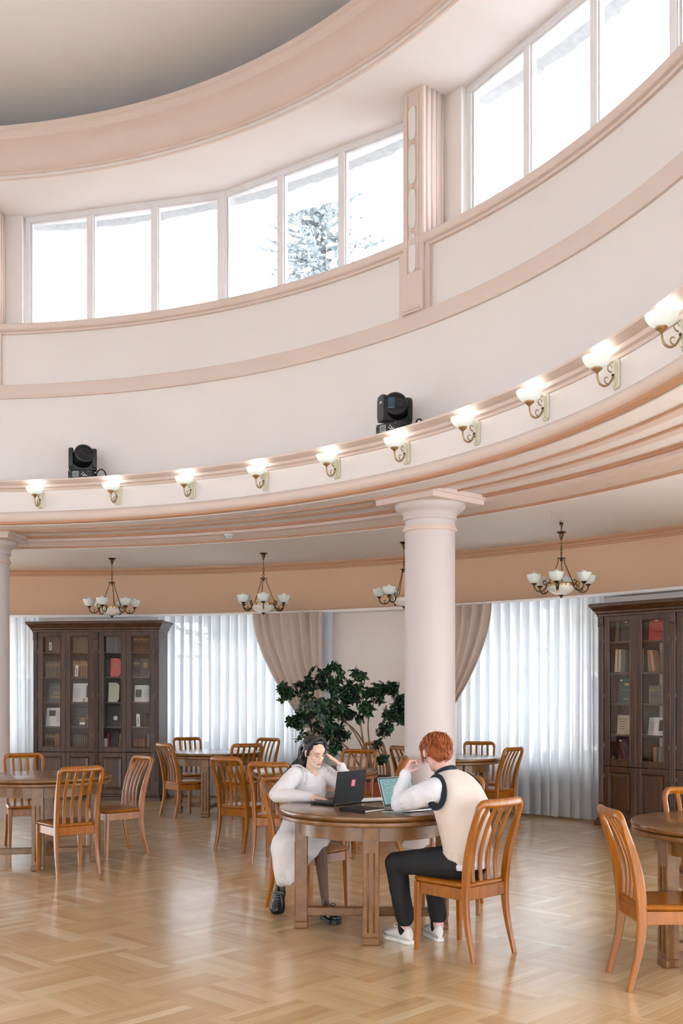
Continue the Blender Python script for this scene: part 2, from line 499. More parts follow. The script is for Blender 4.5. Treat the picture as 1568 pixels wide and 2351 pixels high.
mats = [M['white'], M['pink'], M['peach']]; key = {'white': 0, 'pink': 1, 'peach': 2}
b = MB()
for (mn, r0, r1, z) in bands:
    b.ring([(r0, z), (r1, z), (r1, 3.80), (r0, 3.80)], mi=key[mn])
for k in range(9):      # fine ribs on the outer band
    r = 8.66 + 0.042 * k
    b.ring([(r, 3.714), (r + 0.01, 3.707), (r + 0.02, 3.714)], mi=1)
struct(b.build('ceiling_ring', mats, smooth=True, angle=20), 'banded soffit ring over the columns')

# ---- gallery ceiling, outer wall with window openings
b = MB(); b.ring([(9.09, 3.682), (11.62, 3.682), (11.62, 3.85), (9.09, 3.85)])
struct(b.build('ceiling_gallery', M['gal'], smooth=True, angle=30), 'pale grey flat ceiling of the gallery')
b = MB(); b.ring([(7.6, 3.81), (9.2, 3.81), (9.2, 4.19), (7.6, 4.19)])
struct(b.build('ceiling_slab', M['white']))
# gaps (angle from, angle to) with windows; unseen ones widened to brighten the hall
WIN = [(79.6, 67.4), (54.4, 43.6), (110.0, 90.6), (20.0, -22.0), (-27, -62), (-68, -122), (-153, -174), (155, 118)]
WIN = [(max(p), min(p)) for p in WIN]
SILL, HEAD = 0.80, 2.88
RW0, RW1 = 11.50, 11.85
b = MB()
def wallseg(a0, a1, z0, z1):
    for (p, q, mi) in ((z0, min(z1, 2.9), 1), (max(z0, 2.9), z1, 0)):
        if q > p: b.ring([(RW0, p), (RW0, q), (RW1, q), (RW1, p)], a0, a1, 1.5, mi)
gaps = sorted([((lo) % 360, (hi) % 360) for hi, lo in WIN])
cuts = []
for lo, hi in gaps:
    if lo > hi: cuts += [(lo, 360.0), (0.0, hi)]
    else: cuts.append((lo, hi))
cuts.sort(); cur = 0.0
for lo, hi in cuts:
    if lo > cur: wallseg(cur, lo, -0.05, 3.85)
    front = 40 < (lo + hi) / 2 < 112
    wallseg(lo, hi, -0.05, SILL if front else .12); wallseg(lo, hi, HEAD if front else 3.45, 3.85); cur = hi
if cur < 360: wallseg(cur, 360, -0.05, 3.85)
M['tanlow'] = mk('wall_pale_rose', (234, 219, 208), 0.7, var=0.03, vs=1.0)  # paler tone for the wall below the pelmet
struct(b.build('wall_outer', [M['tan'], M['tanlow']], smooth=True, angle=30), 'curved gallery wall, tan above the pelmet and pale rose below')
b = MB(); b.ring([(11.52, 3.575), (11.48, 3.58), (11.475, 3.60), (11.455, 3.61), (11.45, 3.635), (11.42, 3.645), (11.405, 3.66), (11.40, 3.684), (11.52, 3.684)])
struct(b.build('trim_7', M['peach'], smooth=True, angle=30), 'peach cornice where the gallery wall meets the ceiling')
b = MB(); b.ring([(11.52, 2.885), (11.30, 2.885), (11.29, 2.90), (11.29, 2.925), (11.52, 2.935)], 24, 114)
struct(b.build('trim_8', M['gal'], smooth=True, angle=30), 'thin pale curtain pelmet line along the gallery wall')
b = MB(); b.ring([(11.52, 0.0), (11.47, 0.0), (11.47, 0.07), (11.48, 0.09), (11.52, 0.09)])
struct(b.build('baseboard_outer', M['tan']))
k = 8
for (hi, lo) in WIN:
    k += 1
    front = 40 < (lo + hi) / 2 < 112; SILL, HEAD = (.80, 2.88) if front else (.12, 3.45)  # unseen windows made taller to let more light onto the floor
    root = empty('window_%d' % k, pol((hi + lo) / 2, 11.7, SILL)); struct(root, 'tall gallery window')
    inv = Matrix.Translation(-root.location)
    def ch(b, name, mat, **kw):
        b.v = [tuple(inv @ Vector(p)) for p in b.v]; return b.build(name, mat, root, **kw)
    ns = max(2, int(round((hi - lo) / 4.2)))
    for i in range(ns):
        A = pol(hi - (hi - lo) * i / ns, 11.68); Bq = pol(hi - (hi - lo) * (i + 1) / ns, 11.68)
        nrm = ((A + Bq) / 2 - CEN); nrm.normalize(); up = Vector((0, 0, 1))
        b = MB()
        bar(b, A + up * (HEAD - .035), Bq + up * (HEAD - .035), .07, .08, nrm); bar(b, A + up * (SILL + .035), Bq + up * (SILL + .035), .07, .08, nrm)
        bar(b, A + up * 2.25, Bq + up * 2.25, .06, .07, nrm)
        bar(b, A + up * SILL, A + up * HEAD, .08, .08, nrm)
        if i == ns - 1: bar(b, Bq + up * SILL, Bq + up * HEAD, .08, .08, nrm)
        ch(b, 'frame', M['frame'])
        b = MB(); z0, z1 = SILL + .06, HEAD - .06
        b.add([A + up * z0, Bq + up * z0, Bq + up * z1, A + up * z1, A + up * z0 + nrm * .006, Bq + up * z0 + nrm * .006, Bq + up * z1 + nrm * .006, A + up * z1 + nrm * .006],
              [(0, 1, 2, 3), (7, 6, 5, 4), (0, 4, 5, 1), (1, 5, 6, 2), (2, 6, 7, 3), (3, 7, 4, 0)]); ch(b, 'pane', M['pane'])
    b = MB(); b.ring([(11.40, SILL - .05), (11.40, SILL), (11.70, SILL), (11.70, SILL - .05)], lo, hi, 1.5); ch(b, 'window_sill', M['frame'])

# ---- columns
M['colpaint'] = mk('column_paint', (212, 199, 195), 0.6, var=0.02, vs=1.5)
def column(loc, ang):
    root = empty('column', loc, R(ang)); struct(root, 'round white column with a moulded capital and a pink ring')
    b = MB(); b.lathe([(0.001, 0), (0.30, 0), (0.30, 0.02), (0.276, 0.05), (0.274, 1.2), (0.270, 3.40)], 48); b.build('shaft', M['colpaint'], root, True, 40)
    b = MB(); b.lathe([(0.268, 3.375), (0.288, 3.385), (0.294, 3.40), (0.288, 3.414), (0.279, 3.417), (0.282, 3.425), (0.279, 3.433), (0.268, 3.436)], 48); b.build('pink_ring', M['pink'], root, True, 40)
    b = MB(); b.lathe([(0.268, 3.39), (0.270, 3.49), (0.290, 3.50), (0.292, 3.53), (0.285, 3.54), (0.29, 3.56), (0.315, 3.585), (0.355, 3.605), (0.378, 3.63), (0.382, 3.655), (0.376, 3.672), (0.001, 3.672)], 48); b.build('capital', M['colpaint'], root, True, 40)
    b = MB(); b.cbox((0, 0, 3.705), (0.83, 0.83, 0.075), 0.006); b.build('abacus', M['pink'], root)
    b = MB(); b.cbox((0, 0, 3.748), (0.88, 0.88, 0.05), 0.006); b.build('soffit_pad', M['pink'], root)
    return root
column((0.953, 11.27, 0), 43.0)
column((-4.72, 13.97, 0), 88.0)

# ---- neighbouring houses beyond the gallery windows
M['facade'] = mk('pale_facade', (150, 146, 142), 0.85, var=0.08, vs=0.6)
M['facade2'] = mk('ochre_facade', (168, 152, 130), 0.85, var=0.08, vs=0.6)
M['farglass'] = mk('far_window_glass', (70, 78, 88), 0.15)
M['farroof'] = mk('far_roof', (120, 112, 108), 0.8)
def house(a, dist, w, h, mat, lab):
    root = empty('house', pol(a, dist, -0.9), R(a - 90))
    b = MB(); b.box((0, 2, h / 2), (w, 4, h)); b.build('wall', mat, root)
    b = MB(); b.loft([[Vector((-w / 2 - .3, -.3, h)), Vector((w / 2 + .3, -.3, h)), Vector((w / 2 + .3, 4.3, h)), Vector((-w / 2 - .3, 4.3, h))], [Vector((-w / 2 + 1, 1.6, h + 1.6)), Vector((w / 2 - 1, 1.6, h + 1.6)), Vector((w / 2 - 1, 2.4, h + 1.6)), Vector((-w / 2 + 1, 2.4, h + 1.6))]]); b.build('roof', M['farroof'], root)
    n_ = int(w / 2.4)
    for i in range(n_):
        for z in (2.2, 5.0):
            if z + 1.2 > h: continue
            x = -w / 2 + w * (i + .5) / n_
            b = MB(); b.box((x, -.03, z), (1.25, .08, 1.6)); f = b.build('window', M['frame'], root)
            b = MB(); b.box((x, -.06, z), (1.05, .04, 1.4)); b.build('pane', M['farglass'], f)
    tag(root, lab, 'building', 'houses beyond the gallery windows')
house(73.0, 18.5, 7.2, 6.0, M['facade'], 'pale house faintly seen through the left sheer curtain')
house(48.5, 18.5, 7.2, 6.0, M['facade2'], 'ochre house faintly seen through the right sheer curtain')
house(98.0, 18.5, 7.2, 6.0, M['facade2'], 'ochre house behind the narrow strip of curtain at the far left')
# ================================================================== FLOOR: block parquet
def plank_mat(name, use_attr):
    m, nt, b = newmat(name)
    at = N(nt, 'ShaderNodeAttribute'); at.attribute_name = 'pco'
    if use_attr:
        rn = N(nt, 'ShaderNodeAttribute'); rn.attribute_name = 'rnd'; rnd = rn.outputs['Fac']
    else:
        oi = N(nt, 'ShaderNodeObjectInfo'); rnd = oi.outputs['Random']
    mul = N(nt, 'ShaderNodeMath', operation='MULTIPLY'); mul.inputs[1].default_value = 91.0
    nt.links.new(rnd, mul.inputs[0])
    mp = N(nt, 'ShaderNodeMapping'); mp.inputs['Scale'].default_value = (3.0, 60.0, 1.0)
    add = N(nt, 'ShaderNodeVectorMath', operation='ADD')
    nt.links.new(at.outputs['Vector'], mp.inputs[0]); nt.links.new(mp.outputs[0], add.inputs[0]); nt.links.new(mul.outputs[0], add.inputs[1])
    nz = N(nt, 'ShaderNodeTexNoise'); nz.inputs['Scale'].default_value = 1.0; nz.inputs['Detail'].default_value = 5; nz.inputs['Distortion'].default_value = 0.5
    nt.links.new(add.outputs[0], nz.inputs['Vector'])
    rp = N(nt, 'ShaderNodeValToRGB')
    cr = rp.color_ramp; cr.elements[0].position = 0.0; cr.elements[0].color = (*s2l((208, 167, 114)), 1)
    cr.elements[1].position = 1.0; cr.elements[1].color = (*s2l((242, 217, 178)), 1)
    for p, c in ((0.3, (218, 180, 128)), (0.55, (223, 186, 136)), (0.85, (228, 194, 146))):
        e = cr.elements.new(p); e.color = (*s2l(c), 1)
    nt.links.new(rnd, rp.inputs[0])
    mx = N(nt, 'ShaderNodeMix', data_type='RGBA', blend_type='MULTIPLY'); mx.inputs[0].default_value = 1.0
    r2 = N(nt, 'ShaderNodeValToRGB'); r2.color_ramp.elements[0].position = 0.32; r2.color_ramp.elements[0].color = (0.88, 0.85, 0.81, 1); r2.color_ramp.elements[1].position = 0.6; r2.color_ramp.elements[1].color = (1, 1, 1, 1)
    nt.links.new(nz.outputs['Fac'], r2.inputs[0]); nt.links.new(rp.outputs[0], mx.inputs[6]); nt.links.new(r2.outputs[0], mx.inputs[7])
    nt.links.new(mx.outputs[2], b.inputs['Base Color'])
    b.inputs['Roughness'].default_value = 0.36
    b.inputs['Coat IOR'].default_value = 1.65; b.inputs['Coat Weight'].default_value = 1.0; b.inputs['Coat Roughness'].default_value = 0.17
    # uneven lacquer
    tc = N(nt, 'ShaderNodeTexCoord'); n3 = N(nt, 'ShaderNodeTexNoise'); n3.inputs['Scale'].default_value = 7.0; n3.inputs['Detail'].default_value = 3
    g3 = N(nt, 'ShaderNodeNewGeometry'); nt.links.new(g3.outputs['Position'], n3.inputs['Vector'])
    bp = N(nt, 'ShaderNodeBump'); bp.inputs['Strength'].default_value = 0.12; bp.inputs['Distance'].default_value = 0.01
    nt.links.new(n3.outputs['Fac'], bp.inputs['Height']); nt.links.new(bp.outputs[0], b.inputs['Normal']); nt.links.new(bp.outputs[0], b.inputs['Coat Normal'])
    return m
M['plank'] = plank_mat('oak_plank_lacquered', False)
M['plank2'] = plank_mat('oak_plank_lacquered_far', True)
M['subfloor'] = mk('floor_joint_filler', (112, 78, 46), 0.6)
b = MB(); b.lathe([(0.01, -0.006), (11.6, -0.006), (11.6, -0.25), (0.01, -0.25)], 96, (CEN.x, CEN.y, 0))
floor = struct(b.build('floor', M['subfloor']), 'oak block parquet floor with a glossy lacquer')
BL, NP = 0.490, 7; PW = BL / NP
def plank_geo(L=BL - 0.0007, W=PW - 0.0005, T=0.008):
    hx, hy = L / 2, W / 2; c = 0.0002
    vs = [(-hx, -hy, -T), (hx, -hy, -T), (hx, hy, -T), (-hx, hy, -T), (-hx, -hy, -c), (hx, -hy, -c), (hx, hy, -c), (-hx, hy, -c),
          (-hx + c, -hy + c, 0), (hx - c, -hy + c, 0), (hx - c, hy - c, 0), (-hx + c, hy - c, 0)]
    fs = [(0, 1, 5, 4), (1, 2, 6, 5), (2, 3, 7, 6), (3, 0, 4, 7), (4, 5, 9, 8), (5, 6, 10, 9), (6, 7, 11, 10), (7, 4, 8, 11), (8, 9, 10, 11)]
    return vs, fs
pv, pf = plank_geo()
pme = bpy.data.meshes.new('parquet_plank'); pme.from_pydata(pv, [], pf)
at = pme.attributes.new('pco', 'FLOAT_VECTOR', 'POINT'); at.data.foreach_set('vector', [c for p in pv for c in p]); pme.materials.append(M['plank'])
FA = R(46.0); FU = Vector((math.cos(FA), math.sin(FA), 0)); FV = Vector((-math.sin(FA), math.cos(FA), 0)); FO = Vector((-0.281, 5.649, 0))
spots = []
for i in range(-34, 35):
    for j in range(-34, 35):
        c = FO + FU * ((i + 0.5) * BL) + FV * ((j + 0.5) * BL)
        if (c - CEN).length > 11.9: continue
        al = (i + j) % 2 == 0
        for k in range(NP):
            o_ = (k - (NP - 1) / 2) * PW
            p = c + (FV * o_ if al else FU * o_)
            if (p - CEN).length > 11.45: continue
            spots.append((p, FA if al else FA + PI / 2))
def inview(p):
    if p.y < 5.0: return False
    x = p.x / p.y * 2400; return abs(x) < 800 and 3912 / p.y + 1595 < 2365
near = sorted([s_ for s_ in spots if inview(s_[0])], key=lambda s_: s_[0].length)
nearset = set(id(s_) for s_ in near[:300])
prng = random.Random(11)
for s_ in near[:300]:
    o = bpy.data.objects.new('plank', pme); col.objects.link(o); o.parent = floor
    o.location = (s_[0].x, s_[0].y, 0.0); o.rotation_euler = (prng.uniform(-0.0006, 0.0006), prng.uniform(-0.0004, 0.0004), s_[1])
vs = []; fs = []; pc = []; rd = []
for s_ in spots:
    if id(s_) in nearset: continue
    o_ = len(vs); ca, sa = math.cos(s_[1]), math.sin(s_[1]); r_ = prng.random(); tx = prng.uniform(-0.0006, 0.0006)
    for (x, y, z) in pv:
        vs.append((s_[0].x + x * ca - y * sa, s_[0].y + x * sa + y * ca, z + y * tx)); pc += [x, y, z]; rd.append(r_)
    fs += [tuple(q + o_ for q in f) for f in pf]
me = bpy.data.meshes.new('far_planks'); me.from_pydata(vs, [], fs)
at = me.attributes.new('pco', 'FLOAT_VECTOR', 'POINT'); at.data.foreach_set('vector', pc)
at = me.attributes.new('rnd', 'FLOAT', 'POINT'); at.data.foreach_set('value', rd)
me.materials.append(M['plank2']); o = bpy.data.objects.new('far_planks', me); col.objects.link(o); o.parent = floor; o['kind'] = 'stuff'

# ================================================================== CHAIRS
M['honey'] = wood('honey_lacquered_beech', (132, 70, 0), (168, 98, 4), 0.30, 0.24, (26, 26, 3.0))
M['tablewood'] = wood('brown_stained_oak', (104, 65, 25), (133, 88, 39), 0.38, 0.25, (14, 14, 14))
M['tabletop'] = wood('brown_stained_veneer', (100, 62, 25), (128, 83, 37), 0.26, 0.45, (3, 26, 10))

def make_chair():
    root = empty('dining_chair')
    # seat: rounded slab, slightly dished
    def outline(grow, z):
        pts = []
        for i in range(40):
            t = 2 * PI * i / 40; c, s_ = math.cos(t), math.sin(t); e = 0.28
            x = abs(c) ** e * (1 if c >= 0 else -1); y = abs(s_) ** e * (1 if s_ >= 0 else -1)
            w = 0.215 + 0.012 * y + grow
            yy = 0.018 + (0.222 + grow) * y + (0.012 * (1 - x * x) if y > 0 else 0)
            pts.append(Vector((x * w, yy, z)))
        return pts
    b = MB(); b.loft([outline(-0.018, 0.440), outline(-0.004, 0.444), outline(0.004, 0.455), outline(0.0, 0.467), outline(-0.014, 0.474), outline(-0.06, 0.471), outline(-0.14, 0.466)])
    b.build('seat', M['honey'], root, True, 50)
    b = MB()
    b.cbox((0, 0.205, 0.402), (0.36, 0.022, 0.075), 0.004)
    for sg in (-1, 1): b.rect_sweep([(sg * 0.195, 0.20, 0.402), (sg * 0.188, -0.18, 0.402)], [0.022] * 2, [0.075] * 2, (1, 0, 0))
    b.build('seat_rail', M['honey'], root)
    b = MB(); b.cbox((0, -0.188, 0.405), (0.36, 0.024, 0.082), 0.004); b.build('rear_rail', M['honey'], root)
    for sg in (-1, 1):
        b = MB(); b.rect_sweep([(sg * 0.200, 0.198, 0.441), (sg * 0.201, 0.202, 0.30), (sg * 0.203, 0.206, 0.10), (sg * 0.204, 0.208, 0.0)], [0.044, 0.042, 0.032, 0.028], [0.046, 0.042, 0.032, 0.028], (1, 0, 0), ch=0.3)
        b.build('leg', M['honey'], root, True, 40)
    for sg in (-1, 1):
        ctl = [(0.196, -0.262, 0.0, .030, .030), (0.194, -0.238, 0.09, .031, .035), (0.191, -0.211, 0.20, .032, .042), (0.189, -0.194, 0.31, .033, .050), (0.188, -0.190, 0.42, .034, .056), (0.189, -0.198, 0.53, .034, .060),
               (0.191, -0.214, 0.64, .034, .058), (0.195, -0.238, 0.74, .033, .050), (0.199, -0.268, 0.83, .031, .042), (0.202, -0.294, 0.905, .030, .036)]
        pth = smooth_path([(sg * c[0], c[1], c[2]) for c in ctl], 3)
        zs = [c[2] for c in ctl]
        b = MB(); b.rect_sweep(pth, [lerp_list(zs, [c[3] for c in ctl], p.z) for p in pth], [lerp_list(zs, [c[4] for c in ctl], p.z) for p in pth], (1, 0, 0), ch=0.5)
        b.build('leg', M['honey'], root, True, 40)
    # top rail
    half = [(0.202, -0.290, 0.895, .0165), (0.2015, -0.300, 0.925, .0175), (0.193, -0.309, 0.951, .020), (0.174, -0.317, 0.966, .0235), (0.145, -0.324, 0.9685, .026), (0.10, -0.330, 0.9675, .0265), (0.05, -0.334, 0.967, .0265), (0.0, -0.335, 0.967, .0265)]
    pts = [(-x, y, z) for (x, y, z, r) in half[:-1]] + [(x, y, z) for (x, y, z, r) in reversed(half)]
    rs = [h_[3] for h_ in half[:-1]] + [h_[3] for h_ in reversed(half)]
    sp = smooth_path(pts, 3); n_ = len(pts); rr_ = [lerp_list(list(range(n_)), rs, i * (n_ - 1) / (len(sp) - 1)) for i in range(len(sp))]
    b = MB(); loops = []
    for i, p in enumerate(sp):
        t = (sp[min(i + 1, len(sp) - 1)] - sp[max(i - 1, 0)]).normalized()
        u = Vector((0, -0.94, 0.34)); u = (u - t * u.dot(t)).normalized(); w = t.cross(u)
        lp = []
        for k in range(14):
            a = 2 * PI * k / 14; cx, sx = math.cos(a), math.sin(a)
            lp.append(p + u * (0.0185 * abs(cx) ** .7 * (1 if cx > 0 else -1)) + w * (rr_[i] * abs(sx) ** .7 * (1 if sx > 0 else -1)))
        loops.append(lp)
    b.loft(loops); b.build('top_rail', M['honey'], root, True, 60)
    for x0, x1 in ((-0.108, -0.112), (-0.036, -0.037), (0.036, 0.037), (0.108, 0.112)):
        ctl = [(x0, -0.186, 0.42), (x0, -0.180, 0.50), (x0, -0.178, 0.58), (x0, -0.189, 0.67), (x1, -0.216, 0.76), (x1, -0.258, 0.86), (x1, -0.312, 0.95)]
        p = smooth_path(ctl, 3); b = MB(); b.rect_sweep(p, [0.027] * len(p), [0.017] * len(p), (1, 0, 0), ch=0.45); b.build('slat', M['honey'], root, True, 40)
    return root
# centre x, y, facing angle, label
CH = [
 (0.772, 6.668, 132, 'honey wooden chair the red-haired person in the vest sits on'),
 (-0.250, 7.995, -42, 'honey wooden chair the person in the white dress sits on'),
 (0.850, 7.960, 258, 'empty honey wooden chair half hidden behind the red-haired person, across their table'),
 (-2.510, 9.590, 127, 'honey slatted chair, back to us, at the table before the left bookcase'),
 (-2.320, 10.740, 219.6, 'honey slatted chair standing clear on the right of the table before the left bookcase'),
 (-3.340, 11.120, 294, 'honey slatted chair facing us behind the table at the left edge of the picture'),
 (-2.110, 14.040, 39, 'honey slatted chair just right of the left bookcase, turned towards the far table'),
 (-2.215, 15.420, 290, 'brown slatted chair behind the far table against the sheer curtain, left one of two'),
 (-1.255, 15.220, 236, 'brown slatted chair behind the far table against the sheer curtain, right one of two'),
 (-1.350, 13.960, 112, 'honey slatted chair with its back to us at the right of the far curtain table'),
 (-1.015, 11.060, 54, 'glossy honey chair with a bright seat, left of the table behind the person in white'),
 (-0.605, 10.235, 74, 'honey chair with its back to us just left of the person in the white dress'),
 (0.110, 11.930, 252, 'honey chair facing us below the plant, behind the black laptop'),
 (0.345, 10.860, 182, 'honey chair seen edge-on between the two laptops'),
 (0.690, 14.020, 322, 'honey chair with glossy slats under the plant, just left of the white column'),
 (0.985, 13.270, 42, 'honey chair mostly hidden behind the white column, only its rounded left corner showing'),
 (1.840, 13.990, 262, 'brown chair facing us behind the table right of the white column'),
 (1.870, 12.960, 138, 'honey chair, back to us, before the sheer curtain right of the column'),
 (1.835, 5.945, 2, 'honey chair in the right foreground seen from its side'),
 (2.420, 6.900, 268, 'honey chair cut by the right picture edge behind the foreground table'),
]
ch0 = make_chair()
for i, (x, y, a, lab) in enumerate(CH):
    o = ch0 if i == 0 else copy_tree(ch0)
    o.location = (x, y, 0); o.rotation_euler = (0, 0, R(a - 90))
    tag(o, lab, 'chair', 'slat-back wooden chairs')

# ================================================================== ROUND TABLES
TH = 0.85
def make_table():
    root = empty('round_table')
    b = MB(); b.lathe([(0.001, TH - 0.036), (0.635, TH - 0.036), (0.643, TH - 0.032), (0.648, TH - 0.022), (0.648, TH - 0.008), (0.644, TH - 0.002), (0.636, TH), (0.001, TH)], 72); b.build('tabletop', M['tabletop'], root, True, 40)
    b = MB(); b.lathe([(0.40, TH - 0.074), (0.632, TH - 0.074), (0.640, TH - 0.070), (0.643, TH - 0.060), (0.641, TH - 0.046), (0.630, TH - 0.037), (0.40, TH - 0.037)], 72); b.build('lower_rim', M['tablewood'], root, True, 40)
    b = MB(); b.lathe([(0.47, TH - 0.073), (0.47, TH - 0.178), (0.505, TH - 0.178), (0.505, TH - 0.073)], 72); b.build('apron', M['tablewood'], root, True, 40)
    for k in range(4):
        a = k * PI / 2; rot = Matrix.Rotation(a, 3, 'Z')
        def pt(r, t, z): return rot @ Vector((r, t, z))
        l = MB(); l.cbox(pt(0.490, 0, (TH - 0.074 + 0.05) / 2), (0.085, 0.106, TH - 0.074 - 0.05), 0.004, rot)
        leg = l.build('leg', M['tablewood'], root)
        f = MB(); f.cbox(pt(0.490, 0, 0.026), (0.092, 0.112, 0.05), 0.006, rot); f.build('foot_block', M['tablewood'], leg)
        for t in (-0.020, 0.020):
            f = MB()
            f.tube([pt(0.5335, t, 0.085), pt(0.5335, t, 0.60)], 0.0055, 8); f.build('flute', M['tablewood'], leg, True)
    for k in range(2):
        rot = Matrix.Rotation(k * PI / 2, 3, 'Z')
        b = MB(); b.cbox((0, 0, 0.115 + 0.001 * k), (0.91, 0.062, 0.058), 0.004, rot); b.build('stretcher', M['tablewood'], root)
    return root
TB = [
 (0.210, 7.320, -2, 'round brown wooden table with two laptops, the two people sit at it'),
 (-2.900, 10.180, 10, 'round brown table at the left edge in front of the left bookcase'),
 (-1.760, 14.400, -6, 'round brown table farthest left before the sheer curtain'),
 (-0.270, 10.850, 38, 'round brown table partly hidden behind the person in the white dress'),
 (1.360, 13.200, 20, 'round brown table partly hidden behind the white column'),
 (2.440, 6.400, 194, 'round brown table cut by the right picture edge'),
]
tb0 = make_table()
for i, (x, y, a, lab) in enumerate(TB):
    o = tb0 if i == 0 else copy_tree(tb0)
    o.location = (x, y, 0); o.rotation_euler = (0, 0, R(a)); tag(o, lab, 'table', 'round library tables')
# ================================================================== WALL LAMPS
M['brass'] = mk('aged_brass', (172, 150, 110), 0.36, 0.8, var=0.15, vs=30)
M['brass_lt'] = mk('cream_gilt_metal', (214, 208, 184), 0.4, 0.35, var=0.1, vs=30)
M['copper'] = mk('copper_cup', (184, 152, 112), 0.35, 0.8)
M['bronze'] = mk('dark_bronze', (92, 72, 44), 0.35, 0.85, var=0.2, vs=30)
M['lampglass'] = emis('lit_opal_glass', (218, 240, 234), 0.36, (240, 244, 240), 0.25)
M['bulb'] = emis('lit_bulb', (246, 252, 246), 3.0)
for k_ in ('lampglass', 'bulb'):
    M[k_].cycles.emission_sampling = 'NONE'
M['opal'] = mk('unlit_opal_glass', (236, 232, 224), 0.22, var=0.05, vs=9)
M['opal'].node_tree.nodes['Principled BSDF'].inputs['Subsurface Weight'].default_value = 0.25
def scroll(c, r0, r1, a0, a1, n=14):
    """spiral in the local YZ plane"""
    return [Vector((0, c[0] + (r0 + (r1 - r0) * i / n) * math.cos(R(a0 + (a1 - a0) * i / n)), c[1] + (r0 + (r1 - r0) * i / n) * math.sin(R(a0 + (a1 - a0) * i / n)))) for i in range(n + 1)]
def make_sconce():
    # local: wall at y=0, +Y into the room, origin at plate centre
    root = empty('wall_lamp')
    def plate(hw, hh, cut, y): return [Vector((x, y, z)) for x, z in ((hw - cut, hh), (-hw + cut, hh), (-hw, hh - cut * 1.3), (-hw, -hh + cut * 1.3), (-hw + cut, -hh), (hw - cut, -hh), (hw, -hh + cut * 1.3), (hw, hh - cut * 1.3))]
    b = MB(); b.loft([plate(.042, .112, .016, 0.0), plate(.044, .114, .016, .012), plate(.036, .104, .014, .022), plate(.030, .096, .012, .024), plate(.026, .090, .011, .034), plate(.018, .080, .008, .037)])
    plt = b.build('back_plate', M['brass_lt'], root)
    for sg in (-1, 1):
        for k in range(11):
            b = MB(); b.lathe([(0.0005, -.0045), (.004, -.002), (.004, .002), (.0005, .0045)], 6, (sg * .033, .0235, -.075 + .015 * k)); b.build('bead', M['brass_lt'], plt, True)
    b = MB(); b.lathe([(.001, -.012), (.008, -.008), (.011, 0), (.008, .008), (.001, .012)], 8, (0, .042, -.01)); b.build('boss', M['bronze'], root, True)
    p = smooth_path([(0, .035, -.01), (0, .052, -.045), (0, .078, -.082), (0, .115, -.098), (0, .152, -.085), (0, .172, -.05), (0, .178, -.005)], 5)
    b = MB(); b.tube(p, [0.0070 + 0.0015 * math.sin(PI * i / len(p)) for i in range(len(p))], 10); b.build('arm', M['brass'], root, True)
    b = MB(); b.tube(scroll((.088, -.045), .040, .010, -115, 120), [.0062 - .0002 * i for i in range(15)], 8); b.build('scroll', M['brass'], root, True)
    b = MB(); b.tube(scroll((.062, .045), .034, .008, -100, 190), [.0058 - .00022 * i for i in range(15)], 8); b.build('scroll', M['brass'], root, True)
    c = (0, .178, 0)
    b = MB(); b.lathe([(.001, -.006), (.012, -.006), (.018, .004), (.030, .012), (.040, .022), (.043, .030), (.040, .036), (.001, .036)], 20, c); b.build('cup', M['copper'], root, True, 45)
    b = MB(); b.lathe([(.010, .030), (.042, .033), (.068, .044), (.088, .061), (.102, .083), (.109, .104), (.111, .116), (.107, .116), (.105, .104), (.097, .084), (.083, .063), (.064, .048), (.040, .038), (.010, .036)], 32, c); b.build('glass_bowl', M['lampglass'], root, True, 60)
    b = MB(); b.lathe([(.001, .046), (.018, .050), (.026, .070), (.030, .095), (.026, .116), (.014, .130), (.001, .134)], 16, c); b.build('bulb', M['bulb'], root, True)
    return root
SA = [80.31, 72.26, 64.28, 56.24, 48.24, 40.46, 32.68, 25.10, 17.48, 10.33]
SL = ['leftmost lit brass wall lamp on the curved fascia', 'lit brass wall lamp below and right of the left black stage light', 'third lit wall lamp from the left on the fascia',
      'fourth lit wall lamp from the left on the fascia', 'lit wall lamp midway between the two black stage lights, nearer the right one', 'lit wall lamp right below the stage light above the white column',
      'lit wall lamp just right of the right stage light', 'third lit wall lamp from the right on the fascia', 'second largest lit wall lamp near the right edge', 'largest lit wall lamp cut by the right picture edge']
sc0 = make_sconce(); lamps = []
for i, a in enumerate(SA):
    o = sc0 if i == 0 else copy_tree(sc0)
    o.location = pol(a, 7.42, 4.058); o.rotation_euler = (0, 0, R(a + 90)); tag(o, SL[i], 'wall lamp', 'lit wall lamps on the fascia')
    lamps.append(o)
for o in lamps:
    l = bpy.data.lights.new('lamp_light', 'POINT'); l.energy = 0.8; l.color = (0.96, 1.0, 0.97); l.shadow_soft_size = 0.03
    lo = bpy.data.objects.new('lamp_light', l); col.objects.link(lo); lo.parent = o; lo.location = (0, .178, .158)

